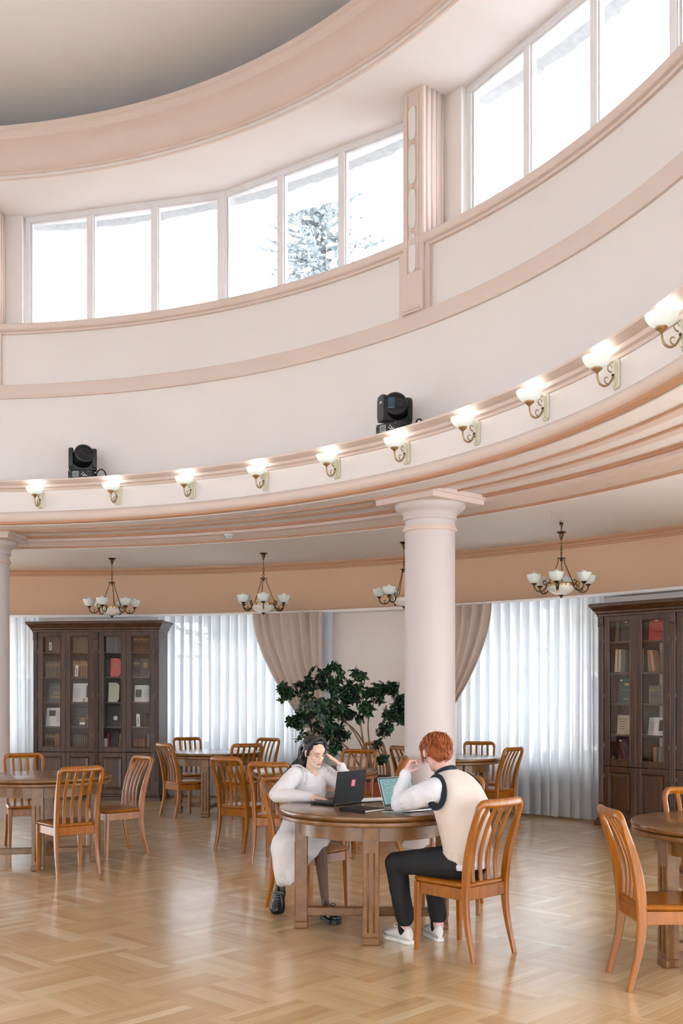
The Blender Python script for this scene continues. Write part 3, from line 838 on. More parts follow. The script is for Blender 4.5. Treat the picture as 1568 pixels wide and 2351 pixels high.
# ================================================================== CHANDELIERS
def make_chandelier(drop=0.0, loose=False):
    root = empty('chandelier')           # origin at the ceiling
    z0 = 0.0
    b = MB()
    if loose:
        b.cbox((0, 0, -0.02), (.035, .035, .04), .004); b.tube([(0, 0, -.03), (.012, 0, -.05), (-.004, 0, -.07), (0, 0, -.11)], .006, 6)
        z0 = -.11
        b.tube([(0, 0, z0 + .02), (0, 0, z0)], .004, 6)
    b.lathe([(.001, z0), (.055, z0), (.058, z0 - .008), (.048, z0 - .016), (.028, z0 - .022), (.030, z0 - .03), (.022, z0 - .06), (.012, z0 - .085), (.006, z0 - .10), (.001, z0 - .10)], 16)
    b.build('canopy', M['bronze'], root, True, 50)
    zl = -0.215 if not loose else -0.275
    b = MB(); b.tube([(0, 0, z0 - .095), (0, 0, zl)], .0042, 6); b.build('stem', M['bronze'], root, True)
    for k in range(3):
        zc = zl - .028 - .040 * k; rot = Matrix.Rotation(k * PI / 2, 3, 'Z')
        pts = [rot @ Vector((.012 * math.cos(2 * PI * i / 12), 0, .026 * math.sin(2 * PI * i / 12))) + Vector((0, 0, zc)) for i in range(13)]
        b = MB(); b.tube(pts, .0038, 6); b.build('chain_link', M['bronze'], root, True)
    zc = zl - .155
    b = MB(); b.lathe([(.001, zc + .02), (.012, zc + .016), (.05, zc + .006), (.052, zc), (.02, zc - .006), (.014, zc - .03), (.001, zc - .035)], 16); b.build('crown', M['bronze'], root, True, 40)
    zr = -0.745                                # brass ring
    for k in range(3):
        a = R(90 + 120 * k); p0 = Vector((.042 * math.cos(a), .042 * math.sin(a), zc - .004)); p1 = Vector((.170 * math.cos(a), .170 * math.sin(a), zr + .02))
        b = MB(); b.tube([p0, p0 + Vector((0, 0, -.03)), p0 + Vector((0, 0, -.035)) + (p1 - p0) * .04, p1], .0052, 6); b.build('rod', M['bronze'], root, True)
    b = MB(); b.lathe([(.170, zr - .018), (.180, zr - .018), (.184, zr), (.180, zr + .018), (.170, zr + .018), (.166, zr), (.170, zr - .018)], 32); ring_ = b.build('brass_ring', M['brass'], root, True, 40)
    for k in range(24):
        a = 2 * PI * k / 24; b = MB(); b.cbox((.183 * math.cos(a), .183 * math.sin(a), zr), (.008, .012, .032), .002, Matrix.Rotation(a, 3, 'Z')); b.build('ring_ornament', M['bronze'] if k % 2 else M['brass'], ring_)
    b = MB(); b.lathe([(.172, zr - .012), (.170, zr - .035), (.150, zr - .065), (.114, zr - .092), (.066, zr - .112), (.02, zr - .12), (.001, zr - .121)], 32); b.build('centre_bowl', M['opal'], root, True, 60)
    b = MB(); b.lathe([(.001, zr - .112), (.032, zr - .114), (.034, zr - .122), (.018, zr - .130), (.012, zr - .142), (.005, zr - .152), (.001, zr - .156)], 14); b.build('finial', M['bronze'], root, True, 50)
    for k in range(6):
        a = 2 * PI * k / 6 + .30; rot = Matrix.Rotation(a - PI / 2, 3, 'Z')
        arm = MB()
        p = smooth_path([(0, .178, zr), (0, .198, zr - .045), (0, .238, zr - .078), (0, .286, zr - .080), (0, .325, zr - .050), (0, .335, zr - .012)], 4)
        arm.tube([rot @ q for q in p], .0085, 8)
        arm.tube([rot @ q for q in scroll((.198, zr + .032), .034, .008, -95, 170)], .0055, 6)
        arm.tube([rot @ q for q in scroll((.245, zr - .045), .030, .008, -100, 120)], .0048, 6)
        ao = arm.build('arm', M['bronze'], root, True)
        c = rot @ Vector((0, .335, zr))
        b = MB(); b.lathe([(.001, -.016), (.010, -.014), (.016, -.004), (.028, .004), (.034, .012), (.030, .016), (.001, .016)], 14, c); b.build('cup', M['bronze'], ao, True, 45)
        b = MB(); b.lathe([(.008, .014), (.036, .017), (.060, .032), (.078, .058), (.088, .090), (.092, .118), (.0885, .118), (.0845, .090), (.074, .060), (.056, .036), (.034, .022), (.008, .018)], 22, c); b.build('glass_shade', M['opal'], ao, True, 60)
        b = MB(); b.lathe([(.001, .04), (.022, .046), (.030, .08), (.034, .112), (.030, .138), (.016, .150), (.001, .153)], 12, c); b.build('bulb', M['opal'], ao, True)
    return root
CD = [(-3.45, 15.72, 0, 'unlit brass chandelier hanging above the left bookcase'), (-1.13, 15.14, 0, 'unlit brass chandelier hanging in front of the left drape'), (0.84, 14.06, 0, 'unlit chandelier half hidden behind the white column'), (2.62, 12.46, 1, 'unlit chandelier with its canopy slipped down, right of the column')]
cd0 = make_chandelier(); cd1 = make_chandelier(loose=True)
for i, (x, y, l, lab) in enumerate(CD):
    o = cd1 if l else (cd0 if i == 0 else copy_tree(cd0))
    o.location = (x, y, 3.682); o.rotation_euler = (0, 0, R(17 * i)); tag(o, lab, 'chandelier', 'unlit brass chandeliers')

# ================================================================== MOVING HEAD STAGE LIGHTS on the ledge
M['blackp'] = mk('black_plastic', (26, 28, 32), 0.38, var=0.1, vs=12)
M['black2'] = mk('black_rubber', (16, 17, 19), 0.5)
M['bluegrey'] = mk('smoked_lens', (62, 84, 98), 0.15)
M['whitep'] = mk('white_print', (225, 226, 226), 0.5)
M['grey'] = mk('grey_plastic', (120, 124, 124), 0.45)
def rbox(b, c, size, r, n=4, rot=None):
    """box with rounded vertical outline in local XZ, extruded along Y"""
    loops = []
    hx, hy, hz = size[0] / 2, size[1] / 2, size[2] / 2
    for (y, k) in ((-hy, .92), (-hy + .008, 1.0), (hy - .008, 1.0), (hy, .92)):
        lp = []
        for (sx, sz, a0) in ((1, 1, 0), (-1, 1, 90), (-1, -1, 180), (1, -1, 270)):
            for i in range(n + 1):
                a = R(a0 + 90 * i / n); lp.append(Vector(((sx * (hx - r) + r * math.cos(a)) * k, y, (sz * (hz - r) + r * math.sin(a)) * k)))
        loops.append([(rot @ p if rot else p) + Vector(c) for p in lp])
    b.loft(loops)
def make_head(tilt, pan, yaw):
    root = empty('moving_head_light')
    b = MB(); rbox(b, (0, 0, .055), (.30, .26, .10), .018)
    base = b.build('base', M['blackp'], root)
    for sx in (-1, 1):
        b = MB(); b.tube(arc_pts((sx * .152, .0, .055), .028, 0, 180, 8, 'yz'), .007, 6); b.build('carry_handle', M['black2'], base, True)
    b = MB(); b.cbox((-.055, -.1315, .055), (.062, .003, .060), .001); sp = b.build('display', M['grey'], base)
    for (x, z, w, h) in ((-.055, .086, .066, .004), (-.055, .024, .066, .004), (-.088, .055, .004, .066), (-.022, .055, .004, .066)):
        b = MB(); b.cbox((x, -.1325, z), (w, .003, h), .001); b.build('display_border', M['whitep'], sp)
    lg = MB()
    for (dx, dz) in ((0, .017), (0, -.017), (-.017, 0), (.017, 0)):
        lg.add([(.035 + dx, -.1335, .055 + dz + .008), (.035 + dx - .008, -.1335, .055 + dz), (.035 + dx, -.1335, .055 + dz - .008), (.035 + dx + .008, -.1335, .055 + dz)], [(0, 1, 2, 3)])
    lg.box((.062, -.1335, .04), (.045, .001, .009))
    lg.build('logo_print', M['whitep'], base)
    for (x, z) in ((-.13, .085), (-.13, .03), (-.10, .072), (-.10, .038), (.10, .09), (.12, .03)):
        b = MB(); b.cbox((x, -.1315, z), (.007, .003, .007), .001); b.build('screw', M['whitep'], base)
    y_ = empty('yoke_pivot'); bpy.data.objects.remove(y_)
    rp = Matrix.Rotation(R(pan), 3, 'Z')
    def T(p): return rp @ Vector(p)
    b = MB(); b.lathe([(.001, .100), (.075, .100), (.075, .122), (.001, .122)], 24)
    b.build('swivel', M['black2'], root, True, 40)
    # U-shaped yoke
    for sg in (-1, 1):
        b = MB(); rbox(b, (0, 0, 0), (.15, .056, .27), .05); b.v = [tuple(T(Matrix.Rotation(PI / 2, 3, 'Z') @ Vector(p) + Vector((sg * .140, 0, .262)))) for p in b.v]; arm = b.build('yoke_arm', M['blackp'], root, True, 35)
        b = MB(); b.cbox((0, 0, 0), (.002, .045, .018), .0005); b.v = [tuple(T(Vector(p) + Vector((sg * .170, -.02, .315)))) for p in b.v]; b.build('side_print', M['whitep'], arm)
    b = MB(); lp = []
    for i in range(13):
        a = R(180 + 180 * i / 12); lp.append((.135 * math.cos(a), .262 + .118 * math.sin(a)))
    for sg in (-.06, .06):
        pass
    outl = [(.165, .128), (.165, .262)] + [(x, z) for x, z in reversed(lp)] + [(-.165, .262), (-.165, .128)]
    f_ = [Vector(T((x, -.062, z))) for x, z in outl]; k_ = [Vector(T((x, .062, z))) for x, z in outl]
    b.loft([f_, k_]); b.build('yoke_bridge', M['blackp'], root)
    rt = rp @ Matrix.Rotation(R(yaw), 3, 'Z') @ Matrix.Rotation(R(tilt), 3, 'X')
    def H(b_, prof, n=28): b_.lathe(prof, n); b_.v = [tuple(rt @ (Matrix.Rotation(PI / 2, 3, 'X') @ Vector(p)) + Vector((0, 0, .285))) for p in b_.v]
    b = MB(); H(b, [(.001, -.12), (.085, -.12), (.110, -.105), (.120, -.07), (.120, .06), (.116, .085), (.121, .09), (.121, .11), (.108, .122), (.090, .122), (.085, .108), (.001, .108)])
    hd = b.build('lamp_head', M['blackp'], root, True, 35)
    for k in range(30):
        a = 2 * PI * k / 30; b = MB(); b.box((.120 * math.cos(a), .120 * math.sin(a), .02), (.007, .007, .12), Matrix.Rotation(a, 3, 'Z')); b.v = [tuple(rt @ (Matrix.Rotation(PI / 2, 3, 'X') @ Vector(p)) + Vector((0, 0, .285))) for p in b.v]; b.build('cooling_fin', M['black2'], hd)
    b = MB(); H(b, [(.001, .1085), (.048, .1085), (.048, .116), (.001, .118)], 20); b.build('hub', M['black2'], hd, True, 40)
    for k in range(6):
        a = 2 * PI * k / 6; b = MB(); b.box((.03 * math.cos(a), .03 * math.sin(a), .119), (.05, .008, .006), Matrix.Rotation(a, 3, 'Z')); b.v = [tuple(rt @ (Matrix.Rotation(PI / 2, 3, 'X') @ Vector(p)) + Vector((0, 0, .285))) for p in b.v]; b.build('hub_spoke', M['blackp'], hd)
    return root, base, rt
h1, hb1, rt1 = make_head(-18, 12, 14)
p = pol(76.1, 7.44, 4.275); h1.location = p; h1.rotation_euler = (0, 0, R(0)); tag(h1, 'black moving head stage light with a round face, standing on the ledge at left', 'stage light', 'stage lights on the ledge')
h2, hb2, rt2 = make_head(-8, 62, -22)
p = pol(42.0, 7.44, 4.275); h2.location = p; h2.rotation_euler = (0, 0, R(-38)); tag(h2, 'black moving head stage light with a blue-grey lens on the ledge above the column', 'stage light', 'stage lights on the ledge')
b = MB(); b.cbox((-.045, .0, .122), (.075, .115, .030), .006); b.v = [tuple(rt2 @ (Matrix.Rotation(PI / 2, 3, 'X') @ Vector(p)) + Vector((0, 0, .285))) for p in b.v]; b.build('square_lens', M['bluegrey'], h2)
b = MB(); b.lathe([(.001, .128), (.045, .128), (.045, .134), (.036, .136), (.001, .134)], 20, (.05, 0, 0)); b.v = [tuple(rt2 @ (Matrix.Rotation(PI / 2, 3, 'X') @ Vector(p)) + Vector((0, 0, .285))) for p in b.v]; b.build('fan_grille', M['black2'], h2, True, 40)
for hh, pts in ((h1, [(.15, .02, .06), (.19, .0, .12), (.235, .0, .14), (.275, 0, .10), (.30, 0, .006)]), (h2, [(.15, .05, .05), (.21, .05, .08), (.24, .05, .13), (.28, .05, .13), (.32, .06, .07), (.34, .07, .006)])):
    b = MB(); b.tube(smooth_path(pts, 6), .008, 8); b.build('power_cable', M['black2'], hh, True)

# ================================================================== SMOKE DETECTOR
root = empty('smoke_detector', (0, 0, 0))
d_ = 2400 * (3.745 - 1.63) / (1595 - 1221)
root.location = ((526 - 784) / 2400 * d_, d_, 3.712)
r_ = math.hypot(root.location.x - CEN.x, root.location.y - CEN.y)
b = MB(); b.lathe([(.001, 0), (.062, 0), (.062, -.014), (.055, -.022), (.001, -.022)], 24); b.build('base', M['whitep'], root, True, 40)
b = MB(); b.lathe([(.046, -.02), (.046, -.042), (.038, -.052), (.001, -.056)], 24); b.build('sensor_dome', M['whitep'], root, True, 40)
for k in range(3):
    b = MB(); b.box((-.016 + .016 * k, -.0465, -.033), (.010, .003, .006)); b.build('vent_slot', M['grey'], root)
tag(root, 'small round white smoke detector under the banded soffit', 'smoke detector')
# ================================================================== BOOKCASES
M['darkwood'] = wood('dark_walnut_stain', (48, 26, 10), (80, 46, 19), 0.36, 0.2, (20, 20, 2.0))
M['darkin'] = mk('bookcase_inside', (66, 60, 57), 0.6, var=0.1, vs=5)
M['shelfedge'] = mk('shelf_edge', (104, 84, 70), 0.4)
M['doorglass'] = glassy('bookcase_glass', (0.97, 0.975, 0.98), 0.05)
M['hinge'] = mk('hinge_metal', (150, 130, 100), 0.3, 0.9)
DOORX = [(-.938, -.491), (-.488, -.042), (.048, .490), (.493, .941)]
SHZ = [2.296, 1.912, 1.52, 1.137, 0.81]
DEP = 0.44
def make_bookcase():
    root = empty('bookcase')            # origin: centre of the front edge on the floor; front faces -Y
    D = M['darkwood']
    b = MB()
    for x in (-.995, 0.002, .995): b.cbox((x, DEP / 2 + .01, 1.36), (.03, DEP - .02, 2.54), .002)
    b.cbox((0, DEP - .012, 1.36), (1.98, .02, 2.54), .002)
    for z in (.10, .76, 2.61): b.cbox((0, DEP / 2 + .01, z), (1.98, DEP - .04, .03), .002)
    b.build('carcass', [D], root)
    b = MB(); b.box((0, DEP - .028, 1.68), (1.94, .006, 1.80)); b.build('back_panel', M['darkin'], root)
    for z in SHZ[:4]:
        for sg in (-1, 1):
            b = MB(); b.cbox((sg * .499, DEP / 2 + .04, z - .012), (.955, DEP - .12, .024), .002); b.build('shelf', M['shelfedge'], root)
    for (x0, x1) in ((-1.01, -.941), (-.039, .045), (.944, 1.013)):
        b = MB(); w = x1 - x0; xc = (x0 + x1) / 2
        b.cbox((xc, .005, 1.35), (w, .05, 2.54), .004)
        for k in (-1, 0, 1): b.cbox((xc + k * w * .26, -.021, 1.30), (w * .13, .012, 2.0), .003)
        st = b.build('pilaster_strip', D, root)
        b = MB(); b.cbox((xc, -.022, 2.54), (w, .03, .13), .006); b.cbox((xc, -.040, 2.54), (w * .6, .016, .09), .006); b.build('carved_block', D, st)
    for (x0, x1) in DOORX:
        xc = (x0 + x1) / 2; w = x1 - x0; z0, z1 = .745, 2.605
        b = MB()
        b.cbox((x0 + .036, .005, (z0 + z1) / 2), (.072, .024, z1 - z0), .003); b.cbox((x1 - .036, .005, (z0 + z1) / 2), (.072, .024, z1 - z0), .003)
        b.cbox((xc, .005, z1 - .033), (w - .144, .024, .066), .003); b.cbox((xc, .005, z0 + .035), (w - .144, .024, .07), .003)
        gx0, gx1, gz0, gz1 = x0 + .072, x1 - .072, z0 + .07, z1 - .066
        for (cx, cz, sx, sz) in ((gx0 + .006, (gz0 + gz1) / 2, .012, gz1 - gz0), (gx1 - .006, (gz0 + gz1) / 2, .012, gz1 - gz0), (xc, gz0 + .006, gx1 - gx0, .012), (xc, gz1 - .006, gx1 - gx0, .012)):
            b.cbox((cx, -.006, cz), (sx, .014, sz), .003)
        d = b.build('glass_door', D, root)
        b = MB(); b.box((xc, .004, (gz0 + gz1) / 2), (gx1 - gx0, .004, gz1 - gz0)); b.build('pane', M['doorglass'], d)
        hx = x0 + .004 if (xc < -.3 or (0 < xc < .3)) else x1 - .004
        for hz in (1.0, 1.62, 2.30):
            b = MB(); b.tube([(hx, -.010, hz - .03), (hx, -.010, hz + .03)], .006, 8); b.build('hinge', M['hinge'], d, True)
        z0, z1 = .095, .738
        b = MB()
        b.cbox((x0 + .035, .005, (z0 + z1) / 2), (.07, .024, z1 - z0), .003); b.cbox((x1 - .035, .005, (z0 + z1) / 2), (.07, .024, z1 - z0), .003)
        b.cbox((xc, .005, z1 - .035), (w - .14, .024, .07), .003); b.cbox((xc, .005, z0 + .035), (w - .14, .024, .07), .003)
        b.cbox((xc, .012, (z0 + z1) / 2), (w - .13, .010, z1 - z0 - .13), .002)
        d = b.build('panel_door', D, root)
        lo = []; hw, hh = (w - .14) / 2, (z1 - z0 - .14) / 2
        for (k, y) in ((.004, .006), (.010, -.008), (.022, -.004), (.05, -.010)):
            lo.append([Vector((xc + sx * (hw - k), y, (z0 + z1) / 2 + sz * (hh - k))) for sx, sz in ((-1, -1), (1, -1), (1, 1), (-1, 1))])
        b = MB(); b.loft(lo); b.build('raised_panel', D, d)
        for hz in (.22, .62):
            b = MB(); b.tube([(hx, -.010, hz - .025), (hx, -.010, hz + .025)], .006, 8); b.build('hinge', M['hinge'], d, True)
    def sweep3(prof, base):
        """moulding round front and two sides; prof = (out, z)"""
        lo = []
        for (o_, z) in prof:
            lo.append([Vector((-base - o_, DEP, z)), Vector((-base - o_, -.02 - o_, z)), Vector((base + o_, -.02 - o_, z)), Vector((base + o_, DEP, z))])
        b = MB(); b.loft(lo); return b
    sweep3([(0, 2.60), (.012, 2.605), (.014, 2.63), (.03, 2.645), (.032, 2.665), (.045, 2.675), (.07, 2.715), (.085, 2.725), (.09, 2.755), (.08, 2.765), (-.02, 2.768)], 1.01).build('cornice', D, root)
    sweep3([(.035, 0.0), (.035, .05), (.028, .062), (.016, .07), (.012, .09), (0, .095)], 1.01).build('plinth', D, root)
    return root
bc0 = make_bookcase(); bc1 = copy_tree(bc0)
BCL = (Vector((-3.80, 16.17, 0)), R(-7.5)); BCR = (Vector((3.92, 12.37, 0)), R(-47))
bc0.location = BCL[0]; bc0.rotation_euler = (0, 0, BCL[1]); tag(bc0, 'tall dark wooden bookcase with four glass doors at the left, below a chandelier', 'bookcase', 'glazed bookcases')
bc1.location = BCR[0]; bc1.rotation_euler = (0, 0, BCR[1]); tag(bc1, 'tall dark wooden bookcase cut by the right picture edge', 'bookcase', 'glazed bookcases')

# ---- books: one shared mesh per kind, coloured by object colour
def book_mat(name, bands):
    m, nt, b = newmat(name)
    oi = N(nt, 'ShaderNodeObjectInfo')
    b.inputs['Roughness'].default_value = 0.55
    hs = N(nt, 'ShaderNodeHueSaturation'); mr = N(nt, 'ShaderNodeMapRange'); mr.inputs[3].default_value = 0.82; mr.inputs[4].default_value = 1.18
    nt.links.new(oi.outputs['Random'], mr.inputs[0]); nt.links.new(mr.outputs[0], hs.inputs['Value']); nt.links.new(oi.outputs['Color'], hs.inputs['Color'])
    if not bands:
        nt.links.new(hs.outputs[0], b.inputs['Base Color']); return m
    tc = N(nt, 'ShaderNodeTexCoord'); sp = N(nt, 'ShaderNodeSeparateXYZ'); nt.links.new(tc.outputs['Generated'], sp.inputs[0])
    rp = N(nt, 'ShaderNodeValToRGB'); rp.color_ramp.interpolation = 'CONSTANT'
    e = rp.color_ramp.elements; e[0].position = 0; e[0].color = (0, 0, 0, 1); e[1].position = .10; e[1].color = (1, 1, 1, 1)
    for p, v in ((.13, 0), (.22, 1), (.235, 0), (.62, 1), (.64, 0), (.70, 1), (.82, 0), (.88, 1), (.91, 0)):
        q = e.new(p); q.color = (v, v, v, 1)
    nt.links.new(sp.outputs[2], rp.inputs[0])
    ml = N(nt, 'ShaderNodeMath', operation='MULTIPLY'); ml.inputs[1].default_value = 0.55; nt.links.new(rp.outputs[0], ml.inputs[0])
    mx = N(nt, 'ShaderNodeMix', data_type='RGBA'); mx.inputs[7].default_value = (*s2l((196, 164, 96)), 1)
    nt.links.new(ml.outputs[0], mx.inputs[0]); nt.links.new(hs.outputs[0], mx.inputs[6]); nt.links.new(mx.outputs[2], b.inputs['Base Color'])
    return m
M['book'] = book_mat('book_cloth', False); M['bookband'] = book_mat('book_cloth_gilt', True)
M['page'] = mk('paper_pages', (226, 214, 192), 0.8, var=0.05, vs=60)
M['paper'] = mk('white_paper', (236, 232, 228), 0.7)
M['plate'] = mk('printed_plate', (66, 60, 56), 0.6, var=0.5, vs=18)
M['gold'] = mk('gilt_lettering', (186, 148, 78), 0.35, 0.6)
M['silver'] = mk('silver_emblem', (190, 190, 188), 0.3, 0.7)
def book_mesh(cover):
    b = MB()
    sec = [(-.5, .5), (-.5, -.42), (-.36, -.48), (0, -.5), (.36, -.48), (.5, -.42), (.5, .5), (.40, .5), (.40, -.38), (-.40, -.38), (-.40, .5)]
    b.loft([[Vector((x, y, z)) for x, y in sec] for z in (-.5, .5)], True, True, True, 0)
    b.box((0, .04, 0), (.80, .86, .96), mi=1)
    me = b.build('book', [cover, M['page']]); m = me.data; bpy.data.objects.remove(me); return m
BM = [book_mesh(M['book']), book_mesh(M['bookband'])]
nbook = [0]
def place(o, bc, p, rz=0.0, rx=0.0, ry=0.0):
    loc, a = bc; rot = Matrix.Rotation(a, 4, 'Z')
    o.matrix_world = Matrix.Translation(loc) @ rot @ Matrix.Translation(p) @ Matrix.Rotation(rz, 4, 'Z') @ Matrix.Rotation(ry, 4, 'Y') @ Matrix.Rotation(rx, 4, 'X') @ Matrix.Diagonal((*o.scale, 1))
def add_book(bc, x, z, w, d, h, c, lab, grp, kind=0, ry=0.0, y=.13, rz=0.0, rx=0.0):
    o = bpy.data.objects.new('book', BM[kind]); col.objects.link(o)
    o.scale = (w, d, h); o.color = (*s2l(c), 1)
    place(o, bc, Vector((x + abs(math.sin(ry)) * h * .5 * (1 if ry > 0 else -1), y + d / 2, z + h / 2 * math.cos(ry) + abs(math.sin(ry)) * w * .5)), rz, rx, ry)
    tag(o, lab, 'book', grp); return o
ORD = ['top', 'second', 'third', 'fourth', 'bottom']; DN = ['first', 'second', 'third', 'fourth']
brng = random.Random(5)
def row(bc, side, door, sh, n, c, name, h=.25, kind=0, x0=None, x1=None, jit=.01, d=.17):
    a, e = DOORX[door]; a = a + .062 if x0 is None else x0; e = e - .062 if x1 is None else x1
    w = (e - a) / n; x = a
    for k in range(n):
        ww = w * brng.uniform(.90, .985)
        add_book(bc, x + w / 2, SHZ[sh], ww, d, h + brng.uniform(-jit, jit), c, '%s in the row, %s shelf, %s door, %s bookcase' % (name, ORD[sh], DN[door], side), '%ss on the %s bookcase shelves' % (name, side), kind)
        x += w
def facing(bc, side, door, sh, w, h, c, lab, dx=0.0, t=.035, y=.12, rz=0.0, cut=False):
    """book or board shown cover first, leaning back a little"""
    a, e = DOORX[door]; xc = (a + e) / 2 + dx
    o = bpy.data.objects.new('display_book', BM[0]) if not cut else None
    root = empty('display_book')
    if o: bpy.data.objects.remove(o)
    b = MB()
    if cut:
        k = w * .25
        lp = [Vector((x, 0, z)) for x, z in ((-w / 2, 0), (w / 2 - k * .7, 0), (w / 2, k), (w / 2, h - k), (w / 2 - k, h), (-w / 2, h))]
        b.loft([lp, [p + Vector((0, t, 0)) for p in lp]])
        b.build('cover', mk('board_%d_%d' % (door, sh), c, 0.5), root)
    else:
        b.cbox((0, .003, h / 2), (w, .006, h), .002); b.cbox((0, t - .003, h / 2), (w, .006, h), .002); b.cbox((-w / 2 + .003, t / 2, h / 2), (.006, t, h), .002)
        b.build('cover', mk('cover_%s_%d_%d' % (side, door, sh), c, 0.5, var=.08, vs=8), root)
        b = MB(); b.box((.002, t / 2, h / 2), (w - .014, t - .012, h - .012)); b.build('page_block', M['page'], root)
    root.scale = (1, 1, 1); place(root, bc, Vector((xc, y, SHZ[sh])), rz, R(-6)); tag(root, lab, 'book'); return root
def deco(root, c, size, mat, name='cover_print'):
    b = MB(); b.box(c, size); return b.build(name, mat, root)
def text_on(root, s_, size, loc, mat, name='cover_title'):
    cu = bpy.data.curves.new('t', 'FONT'); cu.body = s_; cu.size = size; cu.align_x = 'CENTER'; cu.extrude = .0006
    to = bpy.data.objects.new('t', cu); col.objects.link(to)
    dg = bpy.context.evaluated_depsgraph_get(); me = bpy.data.meshes.new_from_object(to.evaluated_get(dg)); bpy.data.objects.remove(to)
    me.materials.clear(); me.materials.append(mat)
    o = bpy.data.objects.new(name, me); col.objects.link(o); o.parent = root; o.location = loc; o.rotation_euler = (PI / 2, 0, 0); return o
def card(bc, door, sh, dx, w, h, lab, ry=0.0, y=.085, txt=True, dz=0.0):
    a, e = DOORX[door]; root = empty('name_card')
    b = MB(); b.box((0, 0, h / 2), (w, .004, h)); b.build('card', M['paper'], root)
    if txt:
        for k in range(5): deco(root, (0, -.003, h * (.22 + .11 * k)), (w * .28, .001, h * .07), M['plate'], 'printed_line')
    place(root, bc, Vector(((a + e) / 2 + dx, y, SHZ[sh] + dz)), 0, R(-4), ry); tag(root, lab, 'card')
def openbook(bc, side, door, sh, w, h, lab, pic, dx=0.0, rz=0.0):
    a, e = DOORX[door]; root = empty('open_book')
    for sg in (-1, 1):
        lo = []
        for i in range(7):
            t = i / 6; x = sg * w / 2 * t; y = -.012 * math.sin(PI * min(1, t * 1.2)) + .012 * t
            lo.append([Vector((x, y, .0)), Vector((x, y, h)), Vector((x, y + .012, h)), Vector((x, y + .012, 0))])
        b = MB(); b.loft(lo); b.build('page_side', M['paper'], root)
    b = MB(); b.cbox((0, .018, h / 2), (w + .012, .006, h + .01), .002); b.build('cover', M['plate'], root)
    for (x, z, sx, sz) in pic: deco(root, (x * w, -.016, z * h), (sx * w, .002, sz * h), M['plate'], 'picture')
    for k in range(6): deco(root, (w * .28 if pic[0][0] < 0 else -w * .28, -.016, h * (.25 + .09 * k)), (w * .32, .001, .004), M['grey'], 'printed_line')
    place(root, bc, Vector(((a + e) / 2 + dx, .10, SHZ[sh])), rz, R(-8)); tag(root, lab, 'book')
L = BCL; Rr = BCR
row(L, 'left', 0, 0, 12, (128, 116, 102), 'faded tan volume'); card(L, 0, 0, -.055, .045, .125, 'white name card hanging before the top shelf, first door of the left bookcase', R(-4), dz=.03)
row(L, 'left', 1, 0, 12, (138, 118, 102), 'brownish cloth volume'); row(L, 'left', 2, 0, 15, (160, 150, 140), 'pale thin volume'); row(L, 'left', 3, 0, 13, (84, 60, 38), 'dark gilt volume', kind=1)
row(L, 'left', 0, 1, 12, (122, 108, 92), 'grey-tan gilt volume', kind=1, h=.24); row(L, 'left', 1, 1, 8, (146, 104, 74), 'reddish tan volume', h=.25, kind=1); card(L, 1, 1, -.085, .052, .18, 'white name card before the tan row, second door of the left bookcase', R(2))
row(L, 'left', 2, 1, 4, (70, 74, 74), 'dark grey volume', h=.25, x0=.11, x1=.26)
r_ = facing(L, 'left', 2, 1, .165, .285, (214, 104, 92), 'salmon red cut-corner board in the third door of the left bookcase', .02, .012, y=.07, cut=True)
deco(r_, (0, -.002, .19), (.085, .001, .016), M['gold']); deco(r_, (0, -.002, .15), (.05, .001, .03), M['gold'])
row(L, 'left', 3, 1, 3, (48, 50, 44), 'blackish volume', h=.26, x0=.56, x1=.645, kind=1)
r_ = facing(L, 'left', 3, 1, .185, .285, (60, 58, 54), 'charcoal book with a small gilt title, second shelf of the fourth door', .03, .04)
for k, w_ in enumerate((.03, .075, .05, .07, .035)): deco(r_, (0, -.003, .215 - .018 * k), (w_, .001, .010), M['gold'])
card(L, 3, 1, .125, .036, .20, 'narrow white card at the right of the fourth door, second shelf')
r_ = facing(L, 'left', 0, 2, .225, .295, (78, 90, 92), 'slate book titled in gold with an arch of light, third shelf of the first door', .015, .04)
text_on(r_, 'ТРИ', .058, (0, -.004, .115), M['gold']); text_on(r_, 'ВЕКА', .058, (0, -.004, .055), M['gold'])
b = MB(); b.tube([(.10 * math.cos(R(a)), -.003, .165 + .075 * math.sin(R(a))) for a in range(0, 181, 15)], [.004 + .009 * math.sin(R(a)) for a in range(0, 181, 15)], 6, sy=.2); b.build('cover_print', M['silver'], r_)
openbook(L, 'left', 1, 2, .30, .29, 'open white book with a tall picture, third shelf of the second door', [(.34, .55, .20, .62)], rz=R(4))
b = MB(); b.cbox((0, 0, .022), (.024, .02, .044), .004); b.tube(arc_pts((0, 0, .044), .008, 0, 180, 6), .003, 6); o = b.build('brass_padlock', M['gold']); place(o, L, Vector((-.22, .06, SHZ[2]))); tag(o, 'small brass padlock standing before the open white book', 'padlock')
facing(L, 'left', 2, 2, .17, .30, (206, 200, 176), 'cream cut-corner board in the third door of the left bookcase', -.015, .012, y=.08, cut=True)
row(L, 'left', 2, 2, 3, (40, 48, 50), 'black box volume', h=.15, x0=.30, x1=.43)
openbook(L, 'left', 3, 2, .26, .26, 'open book with a dark portrait plate, third shelf of the fourth door', [(-.22, .50, .36, .46)], -.01)
b = MB(); b.cbox((0, 0, .026), (.022, .02, .052), .004); b.tube(arc_pts((0, 0, .052), .008, 0, 180, 6), .003, 6); o = b.build('brass_padlock', M['gold']); place(o, L, Vector((.845, .06, SHZ[2]))); tag(o, 'small brass padlock beside the portrait book', 'padlock')
openbook(L, 'left', 0, 3, .31, .29, 'open book with a framed picture, fourth shelf of the first door', [(-.12, .70, .34, .30), (.42, .5, .12, .7)], rz=R(-5))
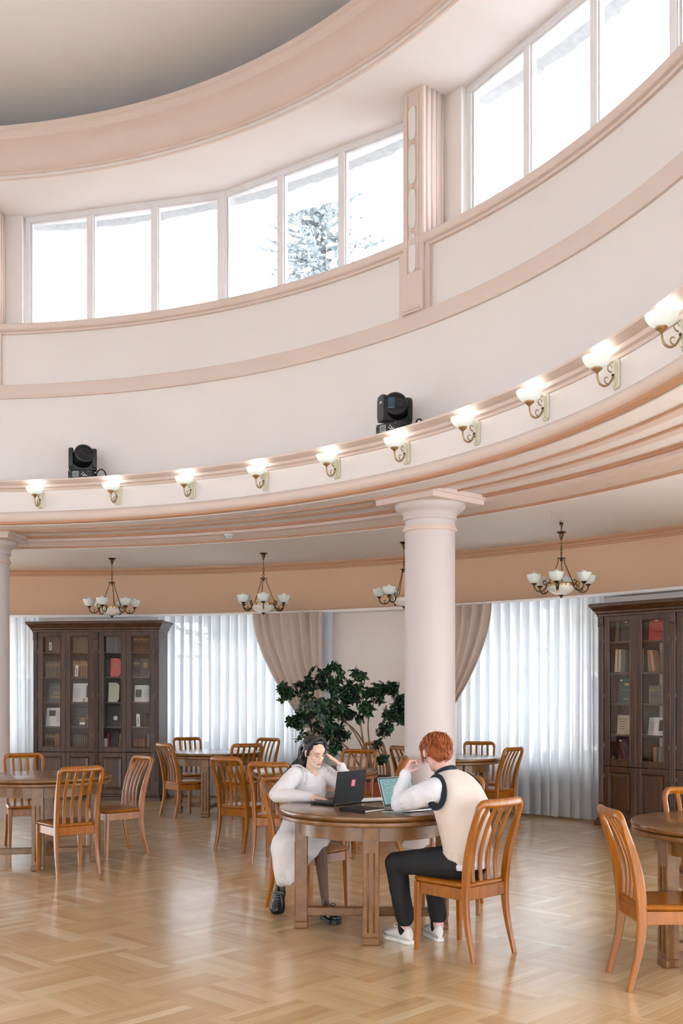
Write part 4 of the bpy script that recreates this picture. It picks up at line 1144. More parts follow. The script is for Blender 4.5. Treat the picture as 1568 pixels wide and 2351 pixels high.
r_ = facing(L, 'left', 1, 3, .24, .29, (66, 66, 66), 'dark grey book with gilt lines above a small white picture, fourth shelf', 0, .045)
for k, w_ in enumerate((.14, .06, .12)): deco(r_, (0, -.003, .125 - .02 * k), (w_, .001, .010), M['gold'])
deco(r_, (0, -.003, .045), (.085, .001, .042), M['paper'])
card(L, 1, 3, .125, .045, .19, 'white card leaning at the right of the second door, fourth shelf', R(-2))
r_ = facing(L, 'left', 2, 3, .27, .325, (54, 40, 40), 'large dark brown album with a round silver emblem, fourth shelf of the third door', 0, .05)
b = MB(); b.lathe([(.001, -.003), (.034, -.003), (.034, .001), (.001, .001)], 20); b.v = [(p[0], p[2] - .002, p[1] + .13) for p in b.v]; b.build('round_emblem', M['silver'], r_)
row(L, 'left', 3, 3, 7, (62, 50, 42), 'dark brown volume', h=.20, x0=.60, x1=.865); card(L, 3, 3, -.065, .058, .195, 'white name card before the dark row, fourth door of the left bookcase', R(-3))
row(L, 'left', 0, 4, 5, (52, 44, 36), 'black and gold volume', h=.22, x0=-.875, x1=-.73, kind=1); row(L, 'left', 0, 4, 4, (134, 96, 66), 'plain brown volume', h=.21, x0=-.728, x1=-.56)
row(L, 'left', 1, 4, 11, (110, 104, 98), 'grey-brown volume', h=.20)
add_book(L, .135, SHZ[4], .032, .17, .22, (176, 42, 40), 'bright red book leaning behind a white one, bottom shelf of the third door', 'bottom shelf singles', ry=R(6)); add_book(L, .125, SHZ[4], .05, .03, .14, (226, 222, 214), 'short white booklet in front of the red book', 'bottom shelf singles', y=.08)
row(L, 'left', 2, 4, 3, (62, 62, 62), 'dark slate volume', h=.25, x0=.185, x1=.315); add_book(L, .335, SHZ[4], .05, .17, .22, (128, 88, 58), 'brown leather book at the right of the third door, bottom shelf', 'bottom shelf singles', ry=R(5), kind=1)
row(L, 'left', 3, 4, 5, (140, 96, 84), 'short reddish volume', h=.15, x0=.56, x1=.74); add_book(L, .79, SHZ[4], .055, .17, .205, (116, 118, 108), 'grey-green book leaning in the fourth door, bottom shelf', 'bottom shelf singles', ry=R(5)); add_book(L, .85, SHZ[4], .03, .17, .22, (128, 130, 120), 'pale green-grey book at the far right, bottom shelf of the left bookcase', 'bottom shelf singles')
# right bookcase
add_book(Rr, -.85, SHZ[0], .05, .17, .27, (76, 84, 76), 'dark green-grey book leaning on the top shelf of the right bookcase', 'right bookcase singles', ry=R(4))
r_ = facing(Rr, 'right', 0, 0, .22, .29, (44, 50, 50), 'blackish book with a small white tag, top shelf of the right bookcase', .04, .04); deco(r_, (-.04, -.003, .24), (.03, .001, .016), M['paper']); deco(r_, (.02, -.003, .20), (.10, .001, .006), M['gold'])
r_ = facing(Rr, 'right', 1, 0, .26, .26, (196, 62, 62), 'red book shown cover first on the top shelf of the right bookcase', .0, .04); deco(r_, (-.03, -.003, .235), (.04, .001, .014), M['paper'])
for k in range(4): deco(r_, (.01, -.003, .10 - .018 * k), (.16 - .02 * k, .001, .006), M['plate'])
for k, (x, w_, ry_) in enumerate(((-.865, .035, 3), (-.815, .045, 4), (-.755, .06, 0))): add_book(Rr, x, SHZ[1], w_, .16, .29 - .01 * k, ((206, 186, 150), (212, 194, 160), (120, 116, 110))[k], ['cream book standing leftmost on the second shelf of the right bookcase', 'wide cream book, second from left on the second shelf of the right bookcase', 'grey book between cream ones on the second shelf of the right bookcase'][k], 'right bookcase singles', ry=R(ry_))
add_book(Rr, -.60, SHZ[1], .085, .16, .29, (214, 196, 158), 'thick cream book at the right of the first door, second shelf', 'right bookcase singles')
for k, (x, c, ry_, lab) in enumerate(((-.39, (178, 140, 110), -3, 'tan book leaning in the second door, second shelf of the right bookcase'), (-.335, (206, 150, 116), -9, 'pinkish tan book leaning hard, second door of the right bookcase'))): add_book(Rr, x, SHZ[1], .04, .16, .26, c, lab, 'right bookcase singles', ry=R(ry_))
add_book(Rr, -.16, SHZ[1], .10, .05, .27, (150, 152, 154), 'pale grey folder at the right of the second door, right bookcase', 'right bookcase singles')
r_ = facing(Rr, 'right', 0, 2, .23, .31, (40, 92, 82), 'deep green book with gilt emblem on the third shelf of the right bookcase', .01, .05); deco(r_, (-.08, -.003, .29), (.025, .001, .018), M['paper']); deco(r_, (0, -.003, .17), (.13, .001, .005), M['gold']); deco(r_, (.0, -.003, .24), (.06, .001, .03), M['gold']); deco(r_, (.0, -.003, .06), (.08, .001, .010), M['gold'])
row(Rr, 'right', 1, 2, 4, (118, 114, 108), 'grey worn volume', h=.22, x0=-.40, x1=-.24, kind=1); row(Rr, 'right', 1, 2, 3, (150, 146, 138), 'tall pale grey volume', h=.27, x0=-.235, x1=-.115)
r_ = facing(Rr, 'right', 0, 3, .20, .24, (196, 178, 150), 'beige book with a printed cover on the fourth shelf of the right bookcase', -.02, .06)
for k in range(5): deco(r_, (-.02, -.003, .19 - .03 * k), (.12 - .015 * k, .001, .006), M['plate'])
openbook(Rr, 'right', 1, 3, .34, .22, 'large open book leaning on the fourth shelf of the right bookcase', [(.25, .55, .3, .6)], .0, R(-16))
r_ = facing(Rr, 'right', 0, 4, .23, .27, (78, 34, 40), 'maroon book with an arched stamp on the bottom shelf of the right bookcase', .01, .05); deco(r_, (-.09, -.003, .25), (.03, .001, .016), M['paper']); deco(r_, (0.01, -.003, .17), (.08, .001, .09), M['plate'])
add_book(Rr, -.395, SHZ[4], .05, .16, .22, (44, 38, 36), 'black book at the left of the second door, bottom shelf', 'right bookcase singles'); add_book(Rr, -.32, SHZ[4], .045, .16, .18, (168, 132, 84), 'ochre book beside the framed page, bottom shelf of the right bookcase', 'right bookcase singles')
r_ = facing(Rr, 'right', 1, 4, .15, .21, (178, 170, 154), 'framed grey page on the bottom shelf of the right bookcase', .085, .02); deco(r_, (0, -.003, .105), (.12, .001, .17), M['grey'], 'picture')

row(Rr, 'right', 2, 0, 8, (96, 90, 84), 'grey gilt volume', h=.25, kind=1); row(Rr, 'right', 2, 1, 7, (150, 136, 118), 'pale tan volume', h=.26); row(Rr, 'right', 2, 2, 8, (84, 70, 58), 'brown gilt volume', h=.24, kind=1); row(Rr, 'right', 2, 3, 7, (70, 76, 74), 'slate volume', h=.25); row(Rr, 'right', 2, 4, 8, (120, 92, 66), 'worn tan volume', h=.22, kind=1)

# ================================================================== CURTAINS
M['sheer'] = sheer('white_voile', (240, 243, 246), 0.10, 0.66)
M['drape'] = sheer('rose_beige_drape', (206, 184, 168), 0.0, 0.10)
def sheer_curtain(a_hi, a_lo, lab, seed):
    rnd = random.Random(seed); r0 = 11.24; k = 180 / PI / r0
    pts = []; s_ = 0.0; L_ = (a_hi - a_lo) / k; P = .155
    while s_ < L_:
        f = .118 + rnd.uniform(-.012, .012)
        pts += [(s_, 0.0), (s_ + f * .5, -.006), (s_ + f, 0.0), (s_ + f - .004, .014), (s_ + f - .068, .022), (s_ + f - .070, .03), (s_ + P * .97, .026)]
        s_ += P
    zs = [2.885, 2.84, 2.6, 2.2, 1.8, 1.4, 1.0, .6, .3, .03]
    vs = []; fs = []; m = len(pts)
    for z in zs:
        t = (2.885 - z) / 2.885
        for (s, d) in pts:
            sw = t * (.018 * math.sin(s * 9 + seed) + .012 * math.sin(s * 23 + 2 * seed)); dd = d * (1 + .6 * t) + t * .02 * math.sin(s * 14 + seed)
            vs.append(pol(a_hi - (s + sw) * k, r0 + dd - .05 * t * .3, z))
    for i in range(len(zs) - 1):
        for j in range(m - 1): fs.append((i * m + j, i * m + j + 1, (i + 1) * m + j + 1, (i + 1) * m + j))
    b = MB(); b.add(vs, fs); o = b.build('sheer_curtain', M['sheer'], None, True, recalc=False)
    tag(o, lab, 'curtain', 'sheer curtains'); return o
sheer_curtain(79.5, 64.9, 'white sheer pleated curtain between the left bookcase and the left drape', 1)
sheer_curtain(54.2, 42.6, 'white sheer pleated curtain with a radiator behind it, left of the right bookcase', 2)
sheer_curtain(97.5, 89.9, 'narrow strip of white sheer curtain between the left column and the left bookcase', 3)
def drape(a_open, a_wall, lab, seed):
    """gathered drape: hangs from a_open..a_wall and is tied back at the wall side"""
    r0 = 11.13; k = 180 / PI / r0; W = abs(a_open - a_wall) / k; sg = 1 if a_open > a_wall else -1
    n = 120; zs = [2.885 - (2.885 - .04) * i / 40 for i in range(41)]; zt = 1.12; vs = []; fs = []
    for z in zs:
        if z > zt:
            t = (2.885 - z) / (2.885 - zt); wl = W * (1 - .80 * t ** 1.7)
        else:
            t = (zt - z) / zt; wl = W * (.20 + .16 * min(1, t * 2.2))
        for j in range(n + 1):
            u = j / n; q = 1 - u                      # u=0 at the open edge
            x = wl * q
            amp = .030 * (1 - .35 * min(1, max(0, (2.885 - z)))) + .012
            d = amp * math.sin(u * 2 * PI * 7.5 + seed + .8 * math.sin(u * 5 + seed)) + .012 * math.sin(u * 31 + z * 2)
            bulge = -.05 * math.exp(-((z - zt) / .12) ** 2) * 0
            vs.append(pol(a_wall + sg * x * k, r0 - d - .03 + bulge, z))
    for i in range(len(zs) - 1):
        for j in range(n): fs.append((i * (n + 1) + j, i * (n + 1) + j + 1, (i + 1) * (n + 1) + j + 1, (i + 1) * (n + 1) + j))
    root = empty('drape', pol((a_open + a_wall) / 2, r0, 0)); inv = -root.location
    b = MB(); b.add([Vector(v) + inv for v in vs], fs); b.build('cloth', M['drape'], root, True, recalc=False)
    pts = [Vector(pol(a_wall + sg * (W * .24 * math.cos(R(a)) * .5 + W * .10) * k, r0 - .03 - .085 * math.sin(R(a)), zt - .02 * math.cos(R(a)))) + inv for a in range(0, 361, 24)]
    b = MB(); b.tube(pts, .03, 8, sx=.5); b.build('tie_band', M['drape'], root, True)
    tag(root, lab, 'curtain', 'rose-beige drapes'); return root
drape(71.0, 65.0, 'rose-beige drape swept aside left of the plant', .4)
drape(50.6, 56.4, 'rose-beige drape swept aside, just right of the white column', 1.7)

# ================================================================== RADIATORS, PIPE
M['rad'] = mk('radiator_paint', (206, 196, 190), 0.4)
root = empty('radiator', pol(48.9, 11.38, .13), R(48.9 - 90))
for kx in range(20):
    b = MB(); rbox(b, (-1.25 + .096 * kx, 0, .27), (.075, .09, .56), .03); b.build('radiator_fin', M['rad'], root)
b = MB(); b.tube([(-1.3, 0, .03), (.62, 0, .03)], .02, 8); b.tube([(-1.3, 0, .50), (.62, 0, .50)], .02, 8); b.build('header_pipe', M['rad'], root, True)
for sx in (-1.1, .5):
    b = MB(); b.cbox((sx, 0, -.05), (.04, .06, .16), .004); b.build('foot', M['rad'], root)
tag(root, 'pale ribbed radiator behind the right sheer curtain', 'radiator')
pts = [pol(a, 11.42, .70) for a in [64.5 - .4 * i for i in range(26)]]
b = MB(); b.tube(pts, .016, 8); o = b.build('heating_pipe', M['rad'], None, True); tag(o, 'thin pale heating pipe along the wall behind the plant', 'pipe')
# ================================================================== INDOOR TREE IN ITS PLANTER
M['leaf'] = mk('dark_green_leaf', (20, 54, 26), 0.36, var=0.45, vs=9)
M['leaf2'] = mk('mid_green_leaf', (44, 84, 36), 0.35, var=0.35, vs=9)
M['stem'] = mk('plant_bark', (128, 96, 70), 0.7, var=0.2, vs=20)
M['terra'] = mk('red_brown_planter', (150, 62, 34), 0.5, var=0.08, vs=5)
M['soil'] = mk('potting_soil', (38, 30, 26), 0.9, var=0.3, vs=30)
plant = empty('potted_tree', (0.36, 12.75, 0))
b = MB(); b.loft([[Vector((sx * w, sy * w, z)) for sx, sy in ((-1, -1), (1, -1), (1, 1), (-1, 1))] for w, z in ((.20, 0), (.205, .02), (.235, .60), (.235, .63), (.215, .63), (.21, .56))], cap1=False); b.build('planter', M['terra'], plant)
b = MB(); b.cbox((0, 0, .61), (.495, .495, .045), .004); b.build('planter_rim', M['black2'], plant)
b = MB(); b.box((0, 0, .60), (.42, .42, .07)); b.build('soil', M['soil'], plant)
def px(x, y, d): return Vector(((x - 784) / 2400 * d, d, 1.63 + (1595 - y) / 2400 * d)) - plant.location
stems = [
 [(0.02, 0, .62), px(845, 1745, 12.75), px(818, 1690, 12.72), px(790, 1650, 12.7), px(765, 1605, 12.65), px(752, 1570, 12.6)],
 [(-.03, .03, .62), px(840, 1720, 12.8), px(810, 1672, 12.8), px(760, 1640, 12.75), px(700, 1605, 12.7), px(655, 1590, 12.7)],
 [(.04, .02, .62), px(840, 1730, 12.7), px(828, 1665, 12.7), px(826, 1620, 12.75), px(835, 1580, 12.75), px(822, 1548, 12.75)],
 [(0.0, -.04, .62), px(850, 1725, 12.65), px(845, 1660, 12.65), px(860, 1610, 12.6), px(885, 1580, 12.6), px(903, 1580, 12.6)],
 [(.06, .0, .62), px(862, 1730, 12.8), px(880, 1690, 12.85), px(893, 1660, 12.9), px(908, 1630, 12.95), px(932, 1600, 13.0)],
 [(-.05, -.02, .62), px(800, 1720, 12.6), px(760, 1690, 12.55), px(720, 1670, 12.55), px(690, 1650, 12.55)],
]
tips = []
lr = random.Random(21)
for sp in stems:
    p = smooth_path(sp, 5); n_ = len(p)
    b = MB(); b.tube(p, [.013 - .009 * i / n_ for i in range(n_)], 7); b.build('stem', M['stem'], plant, True)
clusters = [(735, 1560, 12.6, 16, .17), (770, 1575, 12.65, 8, .12), (700, 1585, 12.65, 9, .13), (655, 1590, 12.7, 8, .09), (720, 1630, 12.55, 16, .18), (760, 1625, 12.6, 12, .15), (690, 1660, 12.55, 10, .12), (740, 1675, 12.55, 13, .15), (700, 1700, 12.6, 7, .1), (780, 1690, 12.6, 9, .12), (790, 1640, 12.75, 6, .1),
            (822, 1550, 12.75, 5, .07), (830, 1600, 12.75, 12, .14), (865, 1590, 12.65, 9, .12), (895, 1580, 12.6, 10, .1), (845, 1625, 12.65, 7, .1), (815, 1575, 12.8, 6, .09), (668, 1655, 12.6, 4, .06), (770, 1715, 12.6, 6, .09),
            (905, 1640, 12.95, 12, .11), (925, 1615, 13.0, 9, .1), (885, 1675, 12.9, 8, .08), (935, 1650, 13.0, 7, .1), (800, 1600, 12.7, 9, .13), (770, 1545, 12.7, 7, .1), (868, 1715, 12.8, 3, .05), (876, 1740, 12.75, 2, .04), (826, 1652, 12.7, 2, .03)]
def leaf_mesh(mat):
    b = MB(); L_ = 1.0; prof = [(0, .03), (.12, .06), (.35, .20), (.6, .24), (.82, .15), (1.0, .005)]
    lo = []
    for (t, w) in prof:
        z = .16 * math.sin(t * PI * .9) - .10 * t * t
        lo.append([Vector((-w, t, z + w * .35)), Vector((0, t, z)), Vector((w, t, z + w * .35)), Vector((0, t, z - .012))])
    b.loft(lo); o = b.build('leaf', mat, None, True, 60); m = o.data; bpy.data.objects.remove(o); return m
LM = [leaf_mesh(M['leaf']), leaf_mesh(M['leaf']), leaf_mesh(M['leaf2'])]
leaves = []
for (x, y, d, nr, rad) in clusters:
    c = px(x, y, d)
    for k in range(int(nr * 1.7)):
        v = Vector((lr.gauss(0, 1), lr.gauss(0, .8), lr.gauss(0, .8))); v = v.normalized() * rad * lr.random() ** .5
        o_ = c + v; axis = (v.normalized() * .6 + Vector((lr.gauss(0, .4), lr.gauss(0, .4) - .15, lr.gauss(0, .4) + .25))).normalized()
        nl = lr.randint(6, 9)
        for q in range(nl):
            a = 2 * PI * q / nl + lr.uniform(-.2, .2)
            u = axis.orthogonal().normalized(); w = axis.cross(u)
            dr = (u * math.cos(a) + w * math.sin(a) + axis * lr.uniform(-.15, .55)).normalized()
            up_ = (axis - dr * axis.dot(dr)).normalized(); sd = dr.cross(up_)
            s_ = lr.uniform(.058, .094)
            mtx = Matrix((( sd.x, dr.x, up_.x), (sd.y, dr.y, up_.y), (sd.z, dr.z, up_.z))).to_4x4()
            leaves.append((Matrix.Translation(o_) @ mtx @ Matrix.Scale(s_, 4), lr.choice((0, 0, 1, 1, 2)), o_.y))
lr.shuffle(leaves); leaves.sort(key=lambda l: l[2])
for (mt, k, _) in leaves[:290]:
    o = bpy.data.objects.new('leaf', LM[k]); col.objects.link(o); o.parent = plant; o.matrix_local = mt
vs = []; fs = []; mi = []
for (mt, k, _) in leaves[290:]:
    o_ = len(vs); vs += [tuple(mt @ v.co) for v in LM[k].vertices]
    fs += [tuple(i + o_ for i in p.vertices) for p in LM[k].polygons]; mi += [1 if k == 2 else 0] * len(LM[k].polygons)
b = MB(); b.v = vs; b.f = fs; b.m = mi; o = b.build('inner_leaves', [M['leaf'], M['leaf2']], plant, True, recalc=False); o['kind'] = 'stuff'
tag(plant, 'tall leafy green indoor tree in a red-brown planter left of the column', 'plant')

# ================================================================== SPRUCE OUTSIDE THE HIGH WINDOW
M['needle'] = mk('hazed_spruce_needles', (132, 138, 140), 0.8, var=0.3, vs=3)  # needles coloured pale to imitate haze and overexposure outdoors
M['trunk'] = mk('spruce_bark', (110, 104, 100), 0.9)
tr = empty('spruce_tree', ((740 - 784) / 2400 * 37.0, 37.0, -0.9))
b = MB(); b.tube([(0, 0, 0), (.1, 0, 8), (0, 0, 18.4)], [.28, .18, .02], 8); b.build('trunk', M['trunk'], tr, True)
sr = random.Random(8); b = MB()
z = 3.0
while z < 18.3:
    f = 1 - (z - 3) / 15.4; reach = .35 + 4.4 * f ** .75
    for k in range(6):
        a = sr.uniform(0, 2 * PI); L_ = reach * sr.uniform(.45, 1.1); dr = Vector((math.cos(a), math.sin(a), 0)); n_ = max(4, int(L_ / .16))
        for i in range(n_):
            t = (i + .6) / n_; p = Vector((0, 0, z)) + dr * (L_ * t) + Vector((0, 0, -.30 * L_ * t + .34 * L_ * t * t))
            for q in range(4):
                e = Vector((sr.gauss(0, 1), sr.gauss(0, 1), sr.gauss(.1, .55))).normalized() * (.34 * (1.05 - t * .55)) * (0.75 if q else 1)
                if q == 0: e = dr * .34 + Vector((0, 0, .08))
                w = e.cross(Vector((sr.gauss(0, 1), sr.gauss(0, 1), sr.gauss(0, 1)))).normalized() * .055
                b.add([p, p + e * .5 + w, p + e, p + e * .5 - w], [(0, 1, 2), (0, 2, 3)])
    z += .26
o = b.build('needle_foliage', M['needle'], tr, recalc=False); o['kind'] = 'stuff'
tr.scale = (1.32, 1.32, 1.20)
tag(tr, 'haze-paled spruce seen through the high window left of the pilaster', 'tree')

# ================================================================== THINGS ON THE PEOPLE'S TABLE
ZT_ = 0.85
M['lapblack'] = mk('black_laptop_plastic', (12, 12, 14), 0.42, var=0.05, vs=20, spec=0.2)
M['alu'] = mk('silver_aluminium', (186, 186, 188), 0.3, 0.8)
M['key'] = mk('laptop_keys', (30, 31, 34), 0.45)
M['pinknote'] = mk('pink_sticky_note', (244, 128, 136), 0.7)
def screen_mat():
    m, nt, b = newmat('teal_text_screen')
    tc = N(nt, 'ShaderNodeTexCoord'); sp = N(nt, 'ShaderNodeSeparateXYZ'); nt.links.new(tc.outputs['Generated'], sp.inputs[0])
    # text rows: thin dark bars broken by noise
    ml = N(nt, 'ShaderNodeMath', operation='MULTIPLY'); ml.inputs[1].default_value = 27.0; nt.links.new(sp.outputs[2], ml.inputs[0])
    fr = N(nt, 'ShaderNodeMath', operation='FRACT'); nt.links.new(ml.outputs[0], fr.inputs[0])
    gt = N(nt, 'ShaderNodeMath', operation='LESS_THAN'); gt.inputs[1].default_value = 0.42; nt.links.new(fr.outputs[0], gt.inputs[0])
    fl = N(nt, 'ShaderNodeMath', operation='FLOOR'); nt.links.new(ml.outputs[0], fl.inputs[0])
    cb = N(nt, 'ShaderNodeCombineXYZ'); mx_ = N(nt, 'ShaderNodeMath', operation='MULTIPLY'); mx_.inputs[1].default_value = 34.0; nt.links.new(sp.outputs[0], mx_.inputs[0])
    m7 = N(nt, 'ShaderNodeMath', operation='MULTIPLY'); m7.inputs[1].default_value = 7.31; nt.links.new(fl.outputs[0], m7.inputs[0])
    nt.links.new(mx_.outputs[0], cb.inputs[0]); nt.links.new(m7.outputs[0], cb.inputs[1])
    nz = N(nt, 'ShaderNodeTexNoise'); nz.inputs['Scale'].default_value = 1.0; nt.links.new(cb.outputs[0], nz.inputs['Vector'])
    g2 = N(nt, 'ShaderNodeMath', operation='GREATER_THAN'); g2.inputs[1].default_value = 0.43; nt.links.new(nz.outputs['Fac'], g2.inputs[0])
    cb2 = N(nt, 'ShaderNodeCombineXYZ'); nt.links.new(m7.outputs[0], cb2.inputs[1]); n2 = N(nt, 'ShaderNodeTexNoise'); n2.inputs['Scale'].default_value = 1.7; nt.links.new(cb2.outputs[0], n2.inputs['Vector'])
    le = N(nt, 'ShaderNodeMapRange'); le.inputs[1].default_value = .35; le.inputs[2].default_value = .65; le.inputs[3].default_value = .45; le.inputs[4].default_value = .97; nt.links.new(n2.outputs['Fac'], le.inputs[0])
    lt = N(nt, 'ShaderNodeMath', operation='LESS_THAN'); nt.links.new(sp.outputs[0], lt.inputs[0]); nt.links.new(le.outputs[0], lt.inputs[1])
    gm = N(nt, 'ShaderNodeMath', operation='GREATER_THAN'); gm.inputs[1].default_value = .04; nt.links.new(sp.outputs[0], gm.inputs[0])
    a1 = N(nt, 'ShaderNodeMath', operation='MULTIPLY'); a2 = N(nt, 'ShaderNodeMath', operation='MULTIPLY'); a3 = N(nt, 'ShaderNodeMath', operation='MULTIPLY')
    nt.links.new(gt.outputs[0], a1.inputs[0]); nt.links.new(g2.outputs[0], a1.inputs[1]); nt.links.new(a1.outputs[0], a2.inputs[0]); nt.links.new(lt.outputs[0], a2.inputs[1]); nt.links.new(a2.outputs[0], a3.inputs[0]); nt.links.new(gm.outputs[0], a3.inputs[1])
    mx = N(nt, 'ShaderNodeMix', data_type='RGBA'); mx.inputs[6].default_value = (*s2l((126, 178, 180)), 1); mx.inputs[7].default_value = (*s2l((40, 74, 78)), 1)
    nt.links.new(a3.outputs[0], mx.inputs[0]); nt.links.new(mx.outputs[2], b.inputs['Emission Color']); b.inputs['Emission Strength'].default_value = 0.8
    b.inputs['Base Color'].default_value = (.02, .03, .03, 1); b.inputs['Roughness'].default_value = .35
    m.cycles.emission_sampling = 'NONE'
    return m
M['screen'] = screen_mat()
def rslab(b, w, h, t, r, mi=0):
    """rounded rectangle slab in XY, thickness along Z from 0"""
    def lp(g, z):
        out = []
        for (sx, sy, a0) in ((1, 1, 0), (-1, 1, 90), (-1, -1, 180), (1, -1, 270)):
            for i in range(5):
                a = R(a0 + 22.5 * i); out.append(Vector((sx * (w / 2 - r) + (r - g) * math.cos(a), sy * (h / 2 - r) + (r - g) * math.sin(a), z)))
        return out
    e = min(.0015, t / 3); b.loft([lp(e, 0), lp(0, e), lp(0, t - e), lp(e, t)], mi=mi)
def laptop(name, loc, rz, w, h, open_deg, body, keyc, t_base=.016, t_lid=.008, lit=False):
    """local: hinge along X at y=0, keyboard towards -Y (the user), screen rises at y=0"""
    root = empty(name, loc, rz)
    b = MB(); rslab(b, w, h, t_base, .012); b.v = [(x, y - h / 2, z + .004) for x, y, z in b.v]; base = b.build('base', body, root)
    for sx in (-1, 1):
        for y in (-.02, -h + .02):
            b = MB(); b.lathe([(.001, 0), (.008, 0), (.008, .005), (.001, .005)], 10, (sx * (w / 2 - .03), y, 0)); b.build('foot', M['black2'], base)
    kw = (w - .05) / 14
    for r_ in range(5):
        for k in range(14 if r_ < 4 else 9):
            ww = kw * .86 if r_ < 4 else (kw * .86 if k not in (4,) else kw * 5.86)
            xx = -w / 2 + .025 + kw * (k + .5) if (r_ < 4 or k < 4) else (-w / 2 + .025 + kw * (k + .5 + (2.5 if k == 4 else 5)))
            b = MB(); b.cbox((xx, -.035 - .019 * r_, t_base + .005), (ww, .016, .003), .0008); b.build('key', keyc, base)
    b = MB(); b.box((0, -h + .045, t_base + .0043), (w * .30, .06, .001)); b.build('touchpad', keyc, base)
    lid = MB(); rslab(lid, w, h, t_lid, .010)
    ra = Matrix.Rotation(R(open_deg), 3, 'X')
    def TL(b_): b_.v = [tuple(ra @ (Vector(p) + Vector((0, -h / 2, 0))) + Vector((0, 0, t_base + .006))) for p in b_.v]
    TL(lid); lo = lid.build('lid', body, root)
    b = MB(); b.box((0, 0, -.0006), (w - .006, h - .006, .0012)); TL(b); bz = b.build('bezel', M['black2'], lo)
    if lit:
        sc_ = MB(); W2, H2 = w - .022, h - .034
        sc_.box((0, 0, 0), (W2, .0012, H2)); o = sc_.build('screen', M['screen'], lo)
        o.location = tuple(ra @ Vector((0, -h / 2 - .004, -.0022)) + Vector((0, 0, t_base + .006))); o.rotation_euler = (R(open_deg + 90), 0, 0)
    else:
        b = MB(); b.box((0, 0, -.0014), (w - .03, h - .04, .0008)); TL(b); b.build('screen', M['bluegrey'], lo)
    b = MB(); b.tube([(-w * .32, .002, t_base + .003), (w * .32, .002, t_base + .003)], .006, 8); b.build('hinge', M['black2'], root, True)
    return root, lo, ra
# black laptop of the person in white: its user sits behind-left
lp1, lid1, ra1 = laptop('laptop', (0.047, 7.435, ZT_), R(-129.7), .325, .222, -99, M['lapblack'], M['key'])
tag(lp1, 'open black laptop with a pink sticky note on its lid', 'laptop', 'laptops on the round table')
nt_ = MB(); nt_.box((0, 0, 0), (.040, .046, .0008)); nt_.box((0, .021, .0006), (.040, .005, .0008))
nt_.v = [tuple(ra1 @ (Vector(p) + Vector((-.022, -.135, .0088))) + Vector((0, 0, .022))) for p in nt_.v]
mw = Matrix.Translation(lp1.location) @ Matrix.Rotation(R(-129.7), 4, 'Z'); nt_.v = [tuple(mw @ Vector(p)) for p in nt_.v]
tag(nt_.build('sticky_note', M['pinknote']), 'pink sticky note stuck on the black laptop lid', 'note')
lp2, lid2, ra2 = laptop('laptop', (0.410, 7.155, ZT_), R(38.5), .305, .212, -110, M['alu'], M['key'], .010, .005, True)
tag(lp2, 'open silver laptop with a teal page of text on screen', 'laptop', 'laptops on the round table')
nb = empty('notebook', (0.140, 7.035, ZT_), R(48.6))
b = MB(); b.cbox((0, 0, .0015), (.212, .226, .003), .001); b.cbox((0, 0, .0165), (.212, .226, .003), .001); b.cbox((-.1045, 0, .009), (.003, .226, .018), .001); b.build('cover', M['lapblack'], nb)
b = MB(); b.box((.001, 0, .009), (.205, .220, .0115)); b.build('page_block', M['page'], nb)
tag(nb, 'closed black notebook with cream page edges lying between the laptops', 'notebook')
pr = random.Random(3)
for k in range(5):
    b = MB(); n_ = 8; vs = []; fs = []
    for i in range(n_ + 1):
        for j in range(n_ + 1):
            x, y = (i / n_ - .5) * .21, (j / n_ - .5) * .29
            vs.append((x, y, .0012 + .010 * max(0, (x + y) * 2) ** 2 * (1 + .2 * k)))
    for i in range(n_):
        for j in range(n_): fs.append((i * (n_ + 1) + j, (i + 1) * (n_ + 1) + j, (i + 1) * (n_ + 1) + j + 1, i * (n_ + 1) + j + 1))
    m_ = len(vs); vs += [(x, y, z - .0008) for x, y, z in vs]; fs += [tuple(i + m_ for i in reversed(f)) for f in fs]
    b.add(vs, fs); o = b.build('paper_sheet', M['paper'], None, True); o.location = (.225, 7.73, ZT_ + .0012 * k + .0004); o.rotation_euler = (0, 0, R(-62 + pr.uniform(-10, 10)))
    tag(o, 'white paper sheet in the loose pile behind the laptops', 'paper', 'loose paper pile')
b = MB(); lp = []
for i in range(26):
    t = i / 25; lp.append((-.05 + .10 * t, .024 + .004 * math.sin(i * 2.4) + .003 * pr.random()))
top = [Vector((x, y, .0012)) for x, y in lp] + [Vector((.052, -.022, .0012)), Vector((-.048, -.026, .0012))]
b.loft([[p - Vector((0, 0, .0009)) for p in top], top]); o = b.build('torn_note', M['paper']); o.location = (.315, 6.965, ZT_ + .0001); o.rotation_euler = (0, 0, R(12))
tag(o, 'small torn white note under the raised elbow', 'paper')
